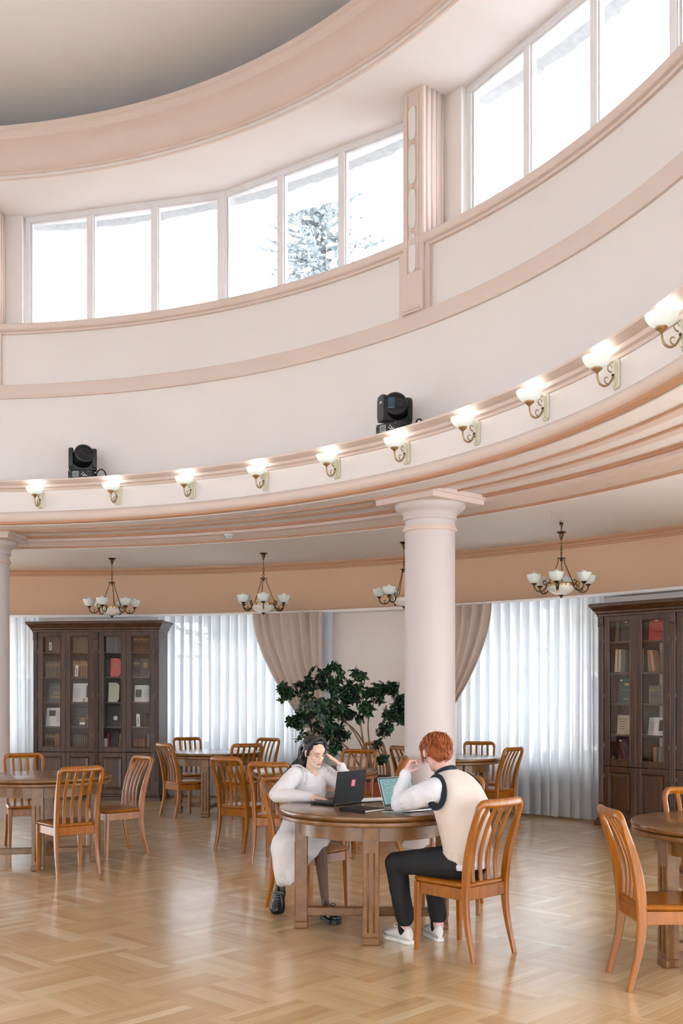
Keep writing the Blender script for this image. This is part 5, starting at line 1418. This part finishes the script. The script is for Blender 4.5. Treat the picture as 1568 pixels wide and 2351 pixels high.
# ================================================================== PEOPLE
class Blob(MB):
    def cap(s, p0, r0, p1, r1, n=14):
        """tapered capsule"""
        p0, p1 = Vector(p0), Vector(p1); t = p1 - p0; L_ = t.length
        if L_ < 1e-5: return s.ell(p0, (r0, r0, r0))
        t /= L_; u = t.orthogonal().normalized(); w = t.cross(u); loops = []
        for k in range(1, 6):
            a = R(-90 + 18 * k); loops.append((p0 + t * (r0 * math.sin(a)), r0 * math.cos(a)))
        for k in range(5):
            a = R(18 * k); loops.append((p1 + t * (r1 * math.sin(a)), r1 * math.cos(a)))
        return s.loft([[c + (u * math.cos(2 * PI * j / n) + w * math.sin(2 * PI * j / n)) * r for j in range(n)] for c, r in loops])
    def chain(s, pts):
        for (p, r), (q, r2) in zip(pts[:-1], pts[1:]): s.cap(p, r, q, r2)
        return s
    def ell(s, c, rad, ax=None, n=16):
        c = Vector(c); ax = ax or (Vector((1, 0, 0)), Vector((0, 1, 0)), Vector((0, 0, 1))); loops = []
        for k in range(1, 12):
            a = R(-90 + 15 * k)
            loops.append([c + ax[0] * (rad[0] * math.cos(a) * math.cos(2 * PI * j / n)) + ax[1] * (rad[1] * math.cos(a) * math.sin(2 * PI * j / n)) + ax[2] * (rad[2] * math.sin(a)) for j in range(n)])
        return s.loft(loops)
    def fuse(s, name, mats, parent, org, voxel=.004, it=6, wob=0.0, wscale=14.0, wseed=0.0, fac=.5):
        me = bpy.data.meshes.new('t'); me.from_pydata([tuple(Vector(v) - org) for v in s.v], [], s.f)
        bm = bmesh.new(); bm.from_mesh(me); bmesh.ops.recalc_face_normals(bm, faces=bm.faces); bm.to_mesh(me); bm.free()
        t = bpy.data.objects.new('t', me); col.objects.link(t)
        m = t.modifiers.new('r', 'REMESH'); m.mode = 'VOXEL'; m.voxel_size = voxel; m.use_smooth_shade = True
        m = t.modifiers.new('s', 'SMOOTH'); m.factor = fac; m.iterations = it
        dg = bpy.context.evaluated_depsgraph_get(); dg.update()
        out = bpy.data.meshes.new_from_object(t.evaluated_get(dg)); bpy.data.objects.remove(t)
        if wob:
            nrm = [v.normal.copy() for v in out.vertices]
            for v, n_ in zip(out.vertices, nrm):
                p = (v.co + org) * wscale + Vector((wseed, 0, 0)); v.co += n_ * (wob * (noise.noise(p) + .5 * noise.noise(p * 2.1)))
        out.name = name; out.materials.clear()
        mats = mats if isinstance(mats, (list, tuple)) else [mats]
        for m_ in mats: out.materials.append(m_)
        out.polygons.foreach_set('use_smooth', [True] * len(out.polygons))
        o = bpy.data.objects.new(name, out); col.objects.link(o)
        if parent is not None: o.parent = parent
        else: o.location = org
        return o

def hand(B, wrist, dirv, palm, thumb, curls, spread=.12, k=1.0, tcurl=.25, tout=.75):
    """palm + five bent fingers; palm = direction the palm faces, thumb = +1/-1 side of (dir x palm)"""
    wrist = Vector(wrist); d = Vector(dirv).normalized(); p = Vector(palm); p = (p - d * p.dot(d)).normalized(); s_ = d.cross(p) * thumb
    B.cap(wrist, .024 * k, wrist + d * .03 * k, .022 * k)
    kn = []
    for i, (off, ln) in enumerate(((.030, .088), (.010, .092), (-.010, .088), (-.028, .080))):
        q = wrist + d * (ln * k) + s_ * (off * k); kn.append(q)
        B.cap(wrist + d * (.02 * k) + s_ * (off * .7 * k), .0155 * k, q, .0115 * k)
    for i, q in enumerate(kn):
        L_ = ((.042, .025, .020), (.047, .029, .022), (.043, .027, .021), (.034, .021, .018))[i]
        ang = 0.0; cur = q; side = (1.5 - i) * spread
        for j in range(3):
            ang += curls[i] * (.9, 1.0, .7)[j]
            v = (d * math.cos(ang) + p * math.sin(ang) + s_ * side * (.5 if j == 0 else .25)).normalized()
            nx = cur + v * (L_[j] * k)
            B.cap(cur, (.0095, .0085, .0076)[j] * k, nx, (.0085, .0076, .0062)[j] * k); cur = nx
    c = wrist + d * (.018 * k) + s_ * (.022 * k) + p * (.006 * k); v = (d * .65 + s_ * tout + p * .25).normalized()
    for j, L_ in enumerate((.040, .032, .025)):
        nx = c + v * (L_ * k); B.cap(c, (.0145, .0105, .0090)[j] * k, nx, (.0110, .0092, .0072)[j] * k); c = nx
        v = (v + d * tcurl - s_ * tcurl * .5 + p * .12).normalized()

def head(B, c, F, U, k=1.0, slim=1.0):
    """F = face direction, U = up of the head; returns the local-to-world function"""
    F = Vector(F).normalized(); U = Vector(U); U = (U - F * U.dot(F)).normalized(); X = F.cross(U); c = Vector(c)
    def W(x, y, z): return c + (X * (x * slim) + F * y + U * z) * k
    ax = (X, F, U)
    def E(x, y, z, r): B.ell(W(x, y, z), tuple(q * k for q in r), ax, 20)
    E(0, -.014, .030, (.074 * slim, .094, .088)); E(0, .016, -.022, (.060 * slim, .070, .082)); E(0, .034, -.072, (.041 * slim, .045, .034))
    E(0, .069, -.094, (.017, .014, .014)); E(0, .052, .040, (.056 * slim, .038, .040))
    for sx in (-1, 1):
        E(sx * .037, .050, -.022, (.022, .022, .024)); B.cap(W(sx * .046, .008, -.056), .020 * k, W(sx * .018, .060, -.088), .016 * k)
        B.cap(W(sx * .016, .079, .022), .0090 * k, W(sx * .042, .066, .020), .0090 * k)
        E(sx * .0755, -.006, -.004, (.009, .019, .030)); E(sx * .079, -.012, .008, (.008, .014, .018))
        E(sx * .0095, .0935, -.036, (.0072, .008, .0068))
    B.cap(W(0, .083, .012), .0080 * k, W(0, .1005, -.030), .0098 * k)
    E(0, .0775, -.060, (.024, .010, .016)); E(0, .060, -.045, (.040 * slim, .024, .034))
    return W, (X, F, U)

def shoe(root, heel, toe, mu, ms, lacem, name='shoe', L_=.275, hgt=1.0, sole=.024, up=(0, 0, 1)):
    heel = Vector(heel); d = (Vector(toe) - heel).normalized(); up = Vector(up); up = (up - d * up.dot(d)).normalized(); x = d.cross(up)
    org = root.location if root.type == 'MESH' else Vector((0, 0, 0))
    def T(p): return heel + x * p[0] + d * p[1] + up * p[2] - org
    ys = [0, .06, .16, .28, .38, .50, .62, .74, .86, .95, 1.0]; w = [.030, .046, .052, .052, .053, .062, .072, .077, .071, .052, .020]
    zt = [.080, .090, .080, .072, .086, .078, .062, .050, .043, .036, .026]
    lo = []; ls = []
    for i, y in enumerate(ys):
        hw = w[i] / 1.55; z1 = zt[i] * hgt + sole; lp = []
        for j in range(18):
            a = 2 * PI * j / 18; cx, sz = math.cos(a), math.sin(a)
            tp = .62 if sz > 0 else 1.0
            xx = hw * (abs(cx) ** .8) * (1 if cx > 0 else -1) * (1 - (1 - tp) * max(0, sz))
            lp.append(T((xx, y * L_, (sole * .8 + z1) / 2 + (z1 - sole * .8) / 2 * sz)))
        lo.append(lp)
        g = 1.10; ls.append([T((sx * hw * g, y * L_ + (.006 if i == 10 else (-.006 if i == 0 else 0)), z + (.006 if i > 8 and z == 0 else 0))) for sx, z in ((1, 0), (1.02, sole), (-1.02, sole), (-1, 0))])
    b = MB(); b.loft(lo); so = b.build(name, mu, root, True, 60)
    b = MB(); b.loft(ls); b.build('sole', ms, so)
    for k in range(4):
        y = (.40 + .075 * k) * L_; z = lerp_list(ys, zt, .40 + .075 * k) * hgt + sole
        b = MB(); b.tube([T((-.024, y - .006, z - .006)), T((0, y, z + .003)), T((.024, y + .006, z - .006))], .0032, 6); b.build('lace', lacem, so, True)
    b = MB()
    for sg in (-1, 1):
        y = .42 * L_; z = .084 * hgt + sole
        b.tube(smooth_path([T((0, y, z)), T((sg * .03, y + .012, z + .014)), T((sg * .05, y + .005, z - .004)), T((sg * .026, y - .008, z - .006)), T((0, y, z))], 4), .0028, 6)
    b.build('bow', lacem, so, True)
    return so

def ellipse_loft(secs, F, Rv, n=36, expo=.85):
    """secs: (centre, half width along Rv, half depth along F, tilt normal); returns loops"""
    loops = []
    for (c, hw, hd, tilt) in secs:
        c = Vector(c); fw = (F + Vector((0, 0, tilt))).normalized(); lp = []
        for j in range(n):
            a = 2 * PI * j / n; ca, sa = math.cos(a), math.sin(a)
            lp.append(c + Rv * (hw * abs(ca) ** expo * (1 if ca > 0 else -1)) + fw * (hd * abs(sa) ** expo * (1 if sa > 0 else -1)))
        loops.append(lp)
    return loops

M['skin1'] = mk('skin_light_warm', (228, 188, 166), 0.5, var=0.03, vs=12); M['skin2'] = mk('skin_fair_pink', (226, 178, 162), 0.5, var=0.06, vs=14)
for k_ in ('skin1', 'skin2'):
    bb = M[k_].node_tree.nodes['Principled BSDF']; bb.inputs['Subsurface Weight'].default_value = .12; bb.inputs['Subsurface Radius'].default_value = (.01, .004, .002)
M['stocking'] = mk('dark_sheer_stocking', (98, 67, 54), 0.55)
M['lip'] = mk('lips_rose', (190, 112, 102), 0.4)
M['eyew'] = mk('eye_white', (226, 218, 212), 0.3); M['iris'] = mk('eye_dark', (36, 22, 16), 0.2); M['brow'] = mk('eyebrow_dark', (58, 40, 34), 0.8)
M['dress'] = mk('white_cotton', (224, 218, 218), 0.8, bump=0.06, bs=60, sheen=.2)
M['shirt'] = mk('white_shirt_cotton', (224, 224, 230), 0.75, bump=0.04, bs=60)
M['vest'] = mk('cream_knit', (216, 199, 186), 0.9, bump=0.25, bs=260, sheen=.3)
M['navy'] = mk('navy_knit_trim', (20, 28, 40), 0.85, bump=0.2, bs=260)
M['trouser'] = mk('black_trouser', (17, 19, 24), 0.8, bump=0.05, bs=120)
M['sneaker'] = mk('white_leather', (232, 228, 224), 0.45); M['sneaksole'] = mk('white_rubber', (236, 234, 230), 0.6)
M['blackshoe'] = mk('black_leather', (18, 18, 20), 0.3); M['sock'] = mk('black_sock', (20, 20, 24), 0.9)
def hair_mat(name, c1, c2, rough=.42):
    m = wood(name, c1, c2, rough, 0.0, (60, 60, 12), .3); return m
M['redhair'] = hair_mat('copper_red_hair', (112, 48, 12), (182, 92, 34)); M['darkhair'] = hair_mat('black_hair', (12, 10, 11), (30, 26, 26), .35)

# ------------------------------------------------------------------ person in the knitted vest (seen from behind)
O = Vector((.772, 6.668, 0)); F = Vector((-.669, .743, 0)).normalized(); Rv = Vector((F.y, -F.x, 0))
def mw_(r, f, z): return O + Rv * r + F * f + Vector((0, 0, z))
org = mw_(0, -.05, .47)
body = Blob()
body.chain([(mw_(0, -.04, .58), .105), (mw_(.0, -.01, .75), .105), (mw_(0, .06, .93), .115), (mw_(.01, .13, 1.06), .075)])
body.cap(mw_(.02, .14, 1.08), .050, mw_(.012, .195, 1.165), .050)
hc = mw_(.010, .238, 1.248); hF = F * .80 - Vector((0, 0, .58)) + Rv * .38
HW, hax = head(body, hc, hF, (0, 0, 1), 1.0)
for sx_ in (-1, 1): body.ell(HW(sx_ * .089, -.010, -.010), (.008, .018, .029), hax, 14)
LS, LE, LW = mw_(-.175, .095, 1.02), mw_(-.185, .385, .902), mw_(-.112, .402, 1.118)
RS, RE, RWr = mw_(.180, .125, 1.01), mw_(.285, .31, .905), mw_(.155, .415, .892)
body.chain([(LS, .055), (LE, .040), (LW, .027)]); body.chain([(RS, .055), (RE, .040), (RWr, .027)])
fd = (HW(-.035, .095, .045) - LW)
hand(body, LW, mw_(-.045, .385, 1.215) - LW, HW(0, .05, .03) - LW, 1, (.72, .80, .9, 1.0), .05, .95, .2, .7)
hand(body, RWr, mw_(.085, .465, .885) - RWr, (0, 0, -1), -1, (.28, .25, .28, .32), .14, .95)
LH, LK, LA = mw_(-.085, -.05, .555), mw_(-.215, .385, .535), mw_(-.126, .385, .10)
RH, RK, RA = mw_(.085, -.05, .555), mw_(.12, .395, .53), mw_(.085, .285, .10)
body.chain([(LH, .08), (LK, .055), (LA, .036)]); body.chain([(RH, .08), (RK, .055), (RA, .036)])
body.cap(LA, .036, mw_(-.10, .50, .05), .03); body.cap(RA, .036, mw_(.16, .40, .05), .03)
man = body.fuse('person', M['skin2'], None, org, .0042, 5)
tag(man, 'red-haired person in a cream vest seen from behind, one hand at the forehead', 'person')
# trousers
t = Blob(); t.ell(mw_(0, -.042, .575), (.175, .122, .112), (Rv, F, Vector((0, 0, 1))))
t.chain([(mw_(-.09, -.03, .565), .100), (mw_(-.155, .17, .56), .090), (LK, .073), (mw_(-.165, .392, .32), .067), (mw_(-.132, .383, .165), .060)])
t.chain([(mw_(.09, -.03, .565), .100), (mw_(.11, .18, .555), .090), (RK, .073), (mw_(.108, .345, .32), .065), (mw_(.09, .295, .165), .058)])
t.fuse('trousers', M['trouser'], man, org, .006, 4, .004, 12)
# shirt
s1 = Blob()
s1.chain([(mw_(-.165, .080, 1.022), .086), (mw_(-.195, .20, .98), .078), (LE + Vector((0, 0, .012)), .058), (mw_(-.155, .398, 1.0), .050), (LW - Vector((0, 0, .035)), .042), (LW - Vector((0, 0, .015)), .041)])
s1.chain([(mw_(.175, .12, 1.025), .080), (mw_(.245, .22, .965), .070), (RE + Vector((0, 0, .012)), .056), (mw_(.20, .375, .905), .045), (RWr, .038)])
s1.cap(mw_(-.12, .09, 1.03), .08, mw_(.12, .12, 1.02), .08)
s1.v += []
s1.loft(ellipse_loft([(mw_(0, -.048, .535), .172, .112, 0), (mw_(0, -.046, .56), .177, .118, 0), (mw_(0, -.04, .70), .165, .108, 0)], F, Rv))
s1.fuse('shirt', M['shirt'], man, org, .005, 5, .005, 20, 3.0)
# vest
secs = [(mw_(0, -.085, .575), .170, .132, .1), (mw_(0, -.084, .60), .176, .138, .1), (mw_(0, -.046, .64), .176, .120, .05), (mw_(0, -.036, .72), .182, .128, -.1), (mw_(0, -.014, .82), .190, .134, -.25), (mw_(0, .012, .92), .200, .136, -.4), (mw_(0, .062, 1.0), .202, .124, -.5), (mw_(0, .100, 1.055), .188, .105, -.55), (mw_(.005, .125, 1.093), .150, .082, -.55), (mw_(.01, .143, 1.118), .098, .066, -.5), (mw_(.012, .150, 1.128), .072, .058, -.45)]
v1 = Blob(); v1.loft(ellipse_loft(secs[2:], F, Rv, 48)); v1.fuse('vest', M['vest'], man, org, .006, 4, .005, 7, 9.0)
rb = []
for i in range(7):
    z = .572 + .072 * i / 6; hw = .172 + .012 * i / 6; lp = []
    for j in range(180):
        a = 2 * PI * j / 180; ca, sa = math.cos(a), math.sin(a); k2 = 1 + .010 * (1 if j % 3 else -1)
        lp.append(mw_(0, -.047, z) + (Rv * (hw * abs(ca) ** .85 * (1 if ca > 0 else -1)) + F * ((.114 + .007 * i / 6) * abs(sa) ** .85 * (1 if sa > 0 else -1))) * k2 - org)
    rb.append(lp)
b = MB(); b.loft(rb); b.build('ribbed_hem', M['vest'], man, True, 50)
for sg, c in ((-1, mw_(-.160, .080, 1.018)), (1, mw_(.165, .103, 1.012))):
    pts = []
    for j in range(33):
        a = 2 * PI * j / 32
        pts.append(c + F * (.066 * math.cos(a) - .028 + .030 * math.sin(a)) + Vector((0, 0, .090 * math.sin(a))) + Rv * (sg * (.030 - .034 * math.sin(a))) - org)
    b = MB(); b.tube(pts, .024, 8, sx=1.0, sy=.40, up=Rv); b.build('armhole_trim', M['navy'], man, True)
pts = [mw_(.012, .155, 1.128) + Rv * (.066 * math.cos(2 * PI * j / 24)) + F * (.058 * math.sin(2 * PI * j / 24)) + Vector((0, 0, -.03 * math.sin(2 * PI * j / 24))) - org for j in range(25)]
b = MB(); b.tube(pts, .020, 8, sx=.6, sy=1.0, up=(0, 0, 1)); b.build('collar', M['navy'], man, True)
# hair
hr = random.Random(31); h = Blob(); X_, F_, U_ = hax
h.ell(HW(0, -.018, .040), (.087, .105, .091), hax, 24); h.ell(HW(0, -.058, -.014), (.073, .056, .076), hax, 24); h.ell(HW(0, .040, .075), (.060, .055, .048), hax, 20)
for sx in (-1, 1): h.ell(HW(sx * .062, .012, .035), (.022, .046, .042), hax, 16)
base_hair = h.fuse('hair', M['redhair'], man, org, .005, 4, .006, 26, 1.0)
b = MB()
for i in range(900):
    th = hr.uniform(0, 2 * PI); ph = hr.uniform(-.35, 1.0)
    dv = Vector((math.cos(th) * math.sqrt(max(0, 1 - ph * ph)), math.sin(th) * math.sqrt(max(0, 1 - ph * ph)), ph))
    if dv.y > .45 and ph < .30: continue
    if abs(dv.x) > .72 and -.4 < dv.y < .3 and ph < .42: continue
    p = HW(dv.x * .088, -.018 + dv.y * .106, .040 + dv.z * .092)
    n_ = (X_ * dv.x + F_ * dv.y + U_ * dv.z).normalized()
    crown = HW(.0, -.045, .12); flow = (p - crown); flow = flow - n_ * flow.dot(n_)
    flow = (flow.normalized() + X_ * hr.gauss(0, .26) + F_ * (hr.gauss(.10, .26)) + Vector((0, 0, -.25))).normalized()
    L_ = hr.uniform(.050, .080) * (1.25 if dv.y > .3 else 1); pts = []
    for k in range(5):
        t_ = k / 4; pts.append(p + flow * (L_ * t_) + n_ * (.001 + .008 * math.sin(t_ * 2.4) * hr.uniform(.5, 1.6) - .020 * t_ * t_) - org)
    b.tube(pts, [.0040, .0050, .0046, .0034, .0008], 5, sx=1.0, sy=.6)
for i in range(420):
    th = hr.uniform(PI, 2 * PI); ph = hr.uniform(-.75, .6); q_ = math.sqrt(max(0, 1 - ph * ph))
    dv = Vector((math.cos(th) * q_, math.sin(th) * q_, ph)); p = HW(dv.x * .074, -.058 + dv.y * .057, -.014 + dv.z * .077)
    n_ = (X_ * dv.x + F_ * dv.y + U_ * dv.z).normalized(); flow = (-U_ + X_ * hr.gauss(0, .25) + n_ * .05); flow = (flow - n_ * flow.dot(n_)).normalized(); L_ = hr.uniform(.03, .052)
    b.tube([p + flow * (L_ * k / 4) + n_ * (.003 + .007 * math.sin(k * .6) - .004 * k / 4) - org for k in range(5)], [.0042, .0052, .0048, .0034, .0008], 5, sy=.6)
b.build('hair_locks', M['redhair'], base_hair, True)
# shoes, socks
for hl, toe_, ank, nm in ((mw_(-.138, .325, .002), mw_(-.088, .61, .002), LA, 'l'), (mw_(.060, .250, .002), mw_(.205, .50, .002), RA, 'r')):
    shoe(man, hl, toe_, M['sneaker'], M['sneaksole'], M['sneaker'], 'sneaker')
    b = Blob(); dd = (toe_ - hl).normalized(); b.cap(hl + dd * .07 + Vector((0, 0, .075)), .041, hl + dd * .075 + Vector((0, 0, .118)), .0415); b.v = [tuple(Vector(p) - org) for p in b.v]; b.build('sock', M['sock'], man, True)

# ------------------------------------------------------------------ person in the white dress
O2 = Vector((-.25, 7.995, 0)); F2 = Vector((.743, -.669, 0)).normalized(); R2 = Vector((F2.y, -F2.x, 0))
def ww_(r, f, z): return O2 + R2 * r + F2 * f + Vector((0, 0, z))
V = Vector
org2 = V((-.29, 8.02, .47))
body = Blob()
body.chain([(V((-.29, 8.03, .57)), .11), (ww_(.02, -.01, .75), .092), (ww_(.045, .03, .92), .10), (ww_(.06, .07, 1.03), .065)])
body.cap(ww_(.064, .075, 1.02), .047, ww_(.076, .112, 1.125), .043)
hc2 = ww_(.080, .135, 1.195); hF2 = V((.33, -.42, -.17)); 
GW, gax = head(body, hc2, hF2, V((-.06, 0, 1)), .96, .95)
RS2, RE2, RW2 = ww_(.225, .065, 1.03), ww_(.385, .045, .892), ww_(.285, .285, .888)
LS2, LE2, LW2 = ww_(-.105, .080, 1.03), ww_(-.15, .355, .892), ww_(-.105, .245, 1.088)
body.chain([(RS2, .048), (RE2, .034), (RW2, .023)]); body.chain([(LS2, .048), (LE2, .034), (LW2, .023)])
hand(body, RW2, ww_(.235, .40, .882) - RW2, (0, 0, -1), -1, (.22, .20, .22, .26), .16, .88)
tipT = GW(-.064, .045, .030)
hand(body, LW2, tipT - LW2, GW(0, .02, 0) - LW2 + V((0, 0, .0)), -1, (.10, .10, .12, .16), .04, .86, .05, .9)
K1, A1 = V((-.160, 7.605, .545)), V((-.118, 7.56, .125)); K2, A2 = V((-.365, 7.625, .49)), V((-.452, 7.875, .185))
body.chain([(V((-.215, 8.02, .55)), .078), (K1, .053), (K1 * .55 + A1 * .45 + V((.0, .012, 0)), .041), (A1, .027)])
body.chain([(V((-.365, 8.02, .55)), .078), (K2, .053), (K2 * .55 + A2 * .45, .041), (A2, .027)])
body.cap(A1, .031, V((-.082, 7.46, .06)), .028); body.cap(A2, .031, V((-.470, 7.83, .09)), .028)
wom = body.fuse('person', [M['skin1'], M['stocking']], None, org2, .0038, 8)
for p in wom.data.polygons:
    if (p.center + org2).z < .56 and (p.center + org2).y < 7.95: p.material_index = 1
tag(wom, 'dark-haired person in a white dress leaning on one hand at the laptop', 'person')
# face details
def fuse_part(b, name, mat, parent_=wom): b.v = [tuple(Vector(p) - org2) for p in b.v]; return b.build(name, mat, parent_, True)
for sx in (-1, 1):
    b = Blob(); b.ell(GW(sx * .031, .0755, -.001), (.0125, .0075, .0062), gax, 14); eye = fuse_part(b, 'eye', M['eyew'])
    b = Blob(); b.ell(GW(sx * .031, .0800, -.0022), (.0052, .0036, .0050), gax, 12); fuse_part(b, 'iris', M['iris'], eye)
    b = MB(); b.tube([GW(sx * .0165, .0815, -.0025), GW(sx * .024, .0845, .0025), GW(sx * .032, .0840, .0038), GW(sx * .040, .0790, .0015), GW(sx * .0465, .0725, -.0020)], [.0014, .0022, .0024, .0022, .0012], 6); fuse_part(b, 'eyelash', M['iris'], eye)
    b = Blob(); b.ell(GW(sx * .031, .0770, .0050), (.0140, .0072, .0050), gax, 14); fuse_part(b, 'eyelid', M['skin1'], eye)
    b = MB(); b.tube([GW(sx * .013, .0890, .0215), GW(sx * .024, .0890, .0265), GW(sx * .036, .0820, .0285), GW(sx * .048, .0690, .0245)], [.0016, .0024, .0022, .0008], 6, sy=.7); fuse_part(b, 'eyebrow', M['brow'])
    b = Blob(); b.ell(GW(sx * .0085, .0985, -.0405), (.0028, .0024, .0016), gax, 8); fuse_part(b, 'nostril', M['brow'])
b = Blob(); b.cap(GW(-.017, .0850, -.0605), .0022, GW(-.005, .0910, -.0578), .0036); b.cap(GW(.017, .0850, -.0605), .0022, GW(.005, .0910, -.0578), .0036); b.cap(GW(-.006, .0910, -.0582), .0034, GW(.006, .0910, -.0582), .0034)
b.cap(GW(-.013, .0860, -.0652), .0024, GW(0, .0905, -.0678), .0046); b.cap(GW(.013, .0860, -.0652), .0024, GW(0, .0905, -.0678), .0046)
o = b.fuse('lips', M['lip'], wom, org2, .0015, 4)
b = MB(); b.tube([GW(-.016, .0872, -.0625), GW(0, .0945, -.0628), GW(.016, .0872, -.0625)], .0008, 6); fuse_part(b, 'mouth_line', M['brow'], o)
# hair: cap, parting swept back under a padded headband, long tail over the back
h = Blob(); hr = random.Random(77)
h.ell(GW(0, -.032, .046), (.078, .094, .078), gax, 24); h.ell(GW(0, -.070, -.010), (.064, .045, .075), gax, 20)
for sx in (-1, 1): h.cap(GW(sx * .060, -.012, .056), .020, GW(sx * .058, -.055, -.015), .024)
h.cap(GW(-.026, .030, .094), .022, GW(.026, .030, .094), .022)
tail = [GW(0, -.075, -.03), GW(.015, -.100, -.095), ww_(.115, -.040, 1.035), ww_(.125, -.085, .95)]
for (q, r1), (q2, r2) in zip(list(zip(tail, (.054, .048, .040, .024)))[:-1], list(zip(tail, (.054, .048, .040, .024)))[1:]): h.cap(q, r1, q2, r2)
bh = h.fuse('hair', M['darkhair'], wom, org2, .005, 5, .003, 30)
b = MB()
for i in range(240):
    a = hr.uniform(-1, 1); s0 = GW(a * .074, hr.uniform(-.04, .022), .052 + .064 * math.sqrt(max(0, 1 - a * a)) * hr.uniform(.7, 1)); j = V((hr.gauss(0, .018), hr.gauss(0, .018), hr.gauss(0, .008)))
    pts = [s0, GW(a * .070, -.085, .02) + j * .5, tail[1] + j * 1.2, tail[2] + j * 1.5, tail[3] + j * 1.2 + V((0, 0, -.03 * hr.random()))]
    sp = smooth_path(pts, 4); b.tube([p - org2 for p in sp], [.0042 * (1 - .75 * k / len(sp)) for k in range(len(sp))], 5)
b.build('hair_locks', M['darkhair'], bh, True)
pts = [GW(.084 * math.cos(a), .022 - .035 * math.sin(a) * 0 + .012 * math.sin(a), .012 + .116 * math.sin(a)) - org2 for a in [R(-12 + 204 * k / 24) for k in range(25)]]
b = MB(); b.tube(pts, [.009 + .008 * math.sin(PI * k / 24) for k in range(25)], 10, sx=1.25, sy=.8, up=gax[1]); b.build('headband', M['black2'], wom, True)
# dress: bodice, sleeves and skirt
d1 = Blob()
d1.loft(ellipse_loft([(V((-.285, 8.02, .60)), .160, .130, 0), (ww_(.01, -.025, .70), .142, .116, -.05), (ww_(.025, -.005, .80), .142, .118, -.15), (ww_(.04, .02, .90), .152, .122, -.25), (ww_(.05, .045, .98), .162, .108, -.35), (ww_(.058, .060, 1.015), .160, .088, -.4), (ww_(.062, .070, 1.040), .118, .068, -.4), (ww_(.066, .077, 1.056), .066, .054, -.4)], F2, R2, 40))
d1.chain([(ww_(.13, .062, 1.02), .066), (ww_(.215, .062, 1.025), .070), (ww_(.290, .055, .965), .066), (RE2 + V((0, 0, .004)), .058), (ww_(.345, .155, .892), .050), (ww_(.300, .250, .890), .040), (RW2, .036)])
d1.chain([(ww_(-.02, .075, 1.02), .066), (ww_(-.100, .080, 1.025), .069), (ww_(-.125, .20, .965), .062), (LE2 + V((0, 0, .008)), .054), (ww_(-.130, .305, .99), .046), (LW2 - V((0, 0, .025)), .036), (LW2 - V((0, 0, .005)), .037)])
d1.fuse('bodice', M['dress'], wom, org2, .005, 5, .006, 17, 5.0)
skp = [(8.12, -.43, -.14, .72, .56, .56), (8.04, -.46, -.105, .735, .50, .50), (7.94, -.48, -.085, .68, .40, .47), (7.86, -.505, -.075, .655, .30, .48), (7.78, -.530, -.078, .640, .225, .50), (7.71, -.530, -.085, .632, .190, .52), (7.65, -.505, -.092, .622, .195, .50), (7.60, -.470, -.096, .612, .215, .51), (7.555, -.44, -.100, .600, .25, .52)]
loops = []
for i, (y, xl, xr, zt, zl, zr) in enumerate(skp):
    lp = []
    for j in range(72):
        a = 2 * PI * j / 72; ca, sa = math.cos(a), math.sin(a)
        x = (xl + xr) / 2 + (xr - xl) / 2 * (abs(ca) ** .75) * (1 if ca > 0 else -1)
        u = (x - xl) / (xr - xl); us = min(1, max(0, (u - .16) / .74)); zb = zl + (zr - zl) * us ** 1.15; zm = zb + (zt - zb) * .62
        z = zm + (zt - zm) * abs(sa) ** .8 if sa > 0 else zm - (zm - zb) * abs(sa) ** .42
        dn = max(0.0, min(1.0, (zt - z) / max(.05, zt - zb))) if u < .8 else 0.2
        if ca < 0: x += .055 * dn * dn * abs(ca)
        fold = (.004 + .016 * dn) * math.sin(x * 36 + i * .5) + .006 * dn * math.sin(x * 71)
        lp.append(V((x + .3 * fold, y + fold * (1.3 if i > 4 else .5), z + (fold * .5 if sa < 0 else fold * .3))))
    loops.append(lp)
c7 = sum(loops[-1], V()) / 72
loops.append([c7 + (p - c7) * .6 + V((0, -.010, .0)) for p in loops[-1]]); loops.append([c7 + (p - c7) * .15 + V((0, -.012, .0)) for p in loops[-1]])
sk = Blob(); sk.loft(loops); sk.fuse('skirt', M['dress'], wom, org2, .005, 3, .004, 11, 2.0)
for side, c0 in ((1, .188), (-1, -.072)):
    b = MB(); lo = []
    for k in range(61):
        t_ = k / 60; a_ = R(118 - 150 * t_)
        base = ww_(c0 - side * .012 * math.sin(PI * t_), .060 + .088 * math.cos(a_), 1.012 + .078 * math.sin(a_))
        out = (F2 * math.cos(a_) + V((0, 0, math.sin(a_)))) ; wv = .0055 * math.sin(k * 1.15); o_ = R2 * side
        lo.append([base - org2, base + out * .012 + o_ * (.006 + wv) - org2, base + out * .021 + o_ * (.010 + wv * 1.6) - org2, base + out * .011 + o_ * (.009 + wv) - org2])
    b.loft(lo); b.build('ruffle', M['dress'], wom, True)
for k in range(5):
    b = Blob(); b.ell(ww_(.060 - .006 * k, .128 + .012 * k - .004 * k * k * .3, 1.02 - .045 * k), (.006, .006, .006)); fuse_part(b, 'button', M['eyew'])
shoe(wom, V((-.135, 7.615, .002)), V((-.030, 7.395, .002)), M['blackshoe'], M['black2'], M['black2'], 'lace_up_shoe', .245, .95, .034)
shoe(wom, V((-.452, 7.925, .155)), V((-.480, 7.795, .004)), M['blackshoe'], M['black2'], M['grey'], 'lace_up_shoe', .225, .95, .030, up=(-.1, -.6, .55))
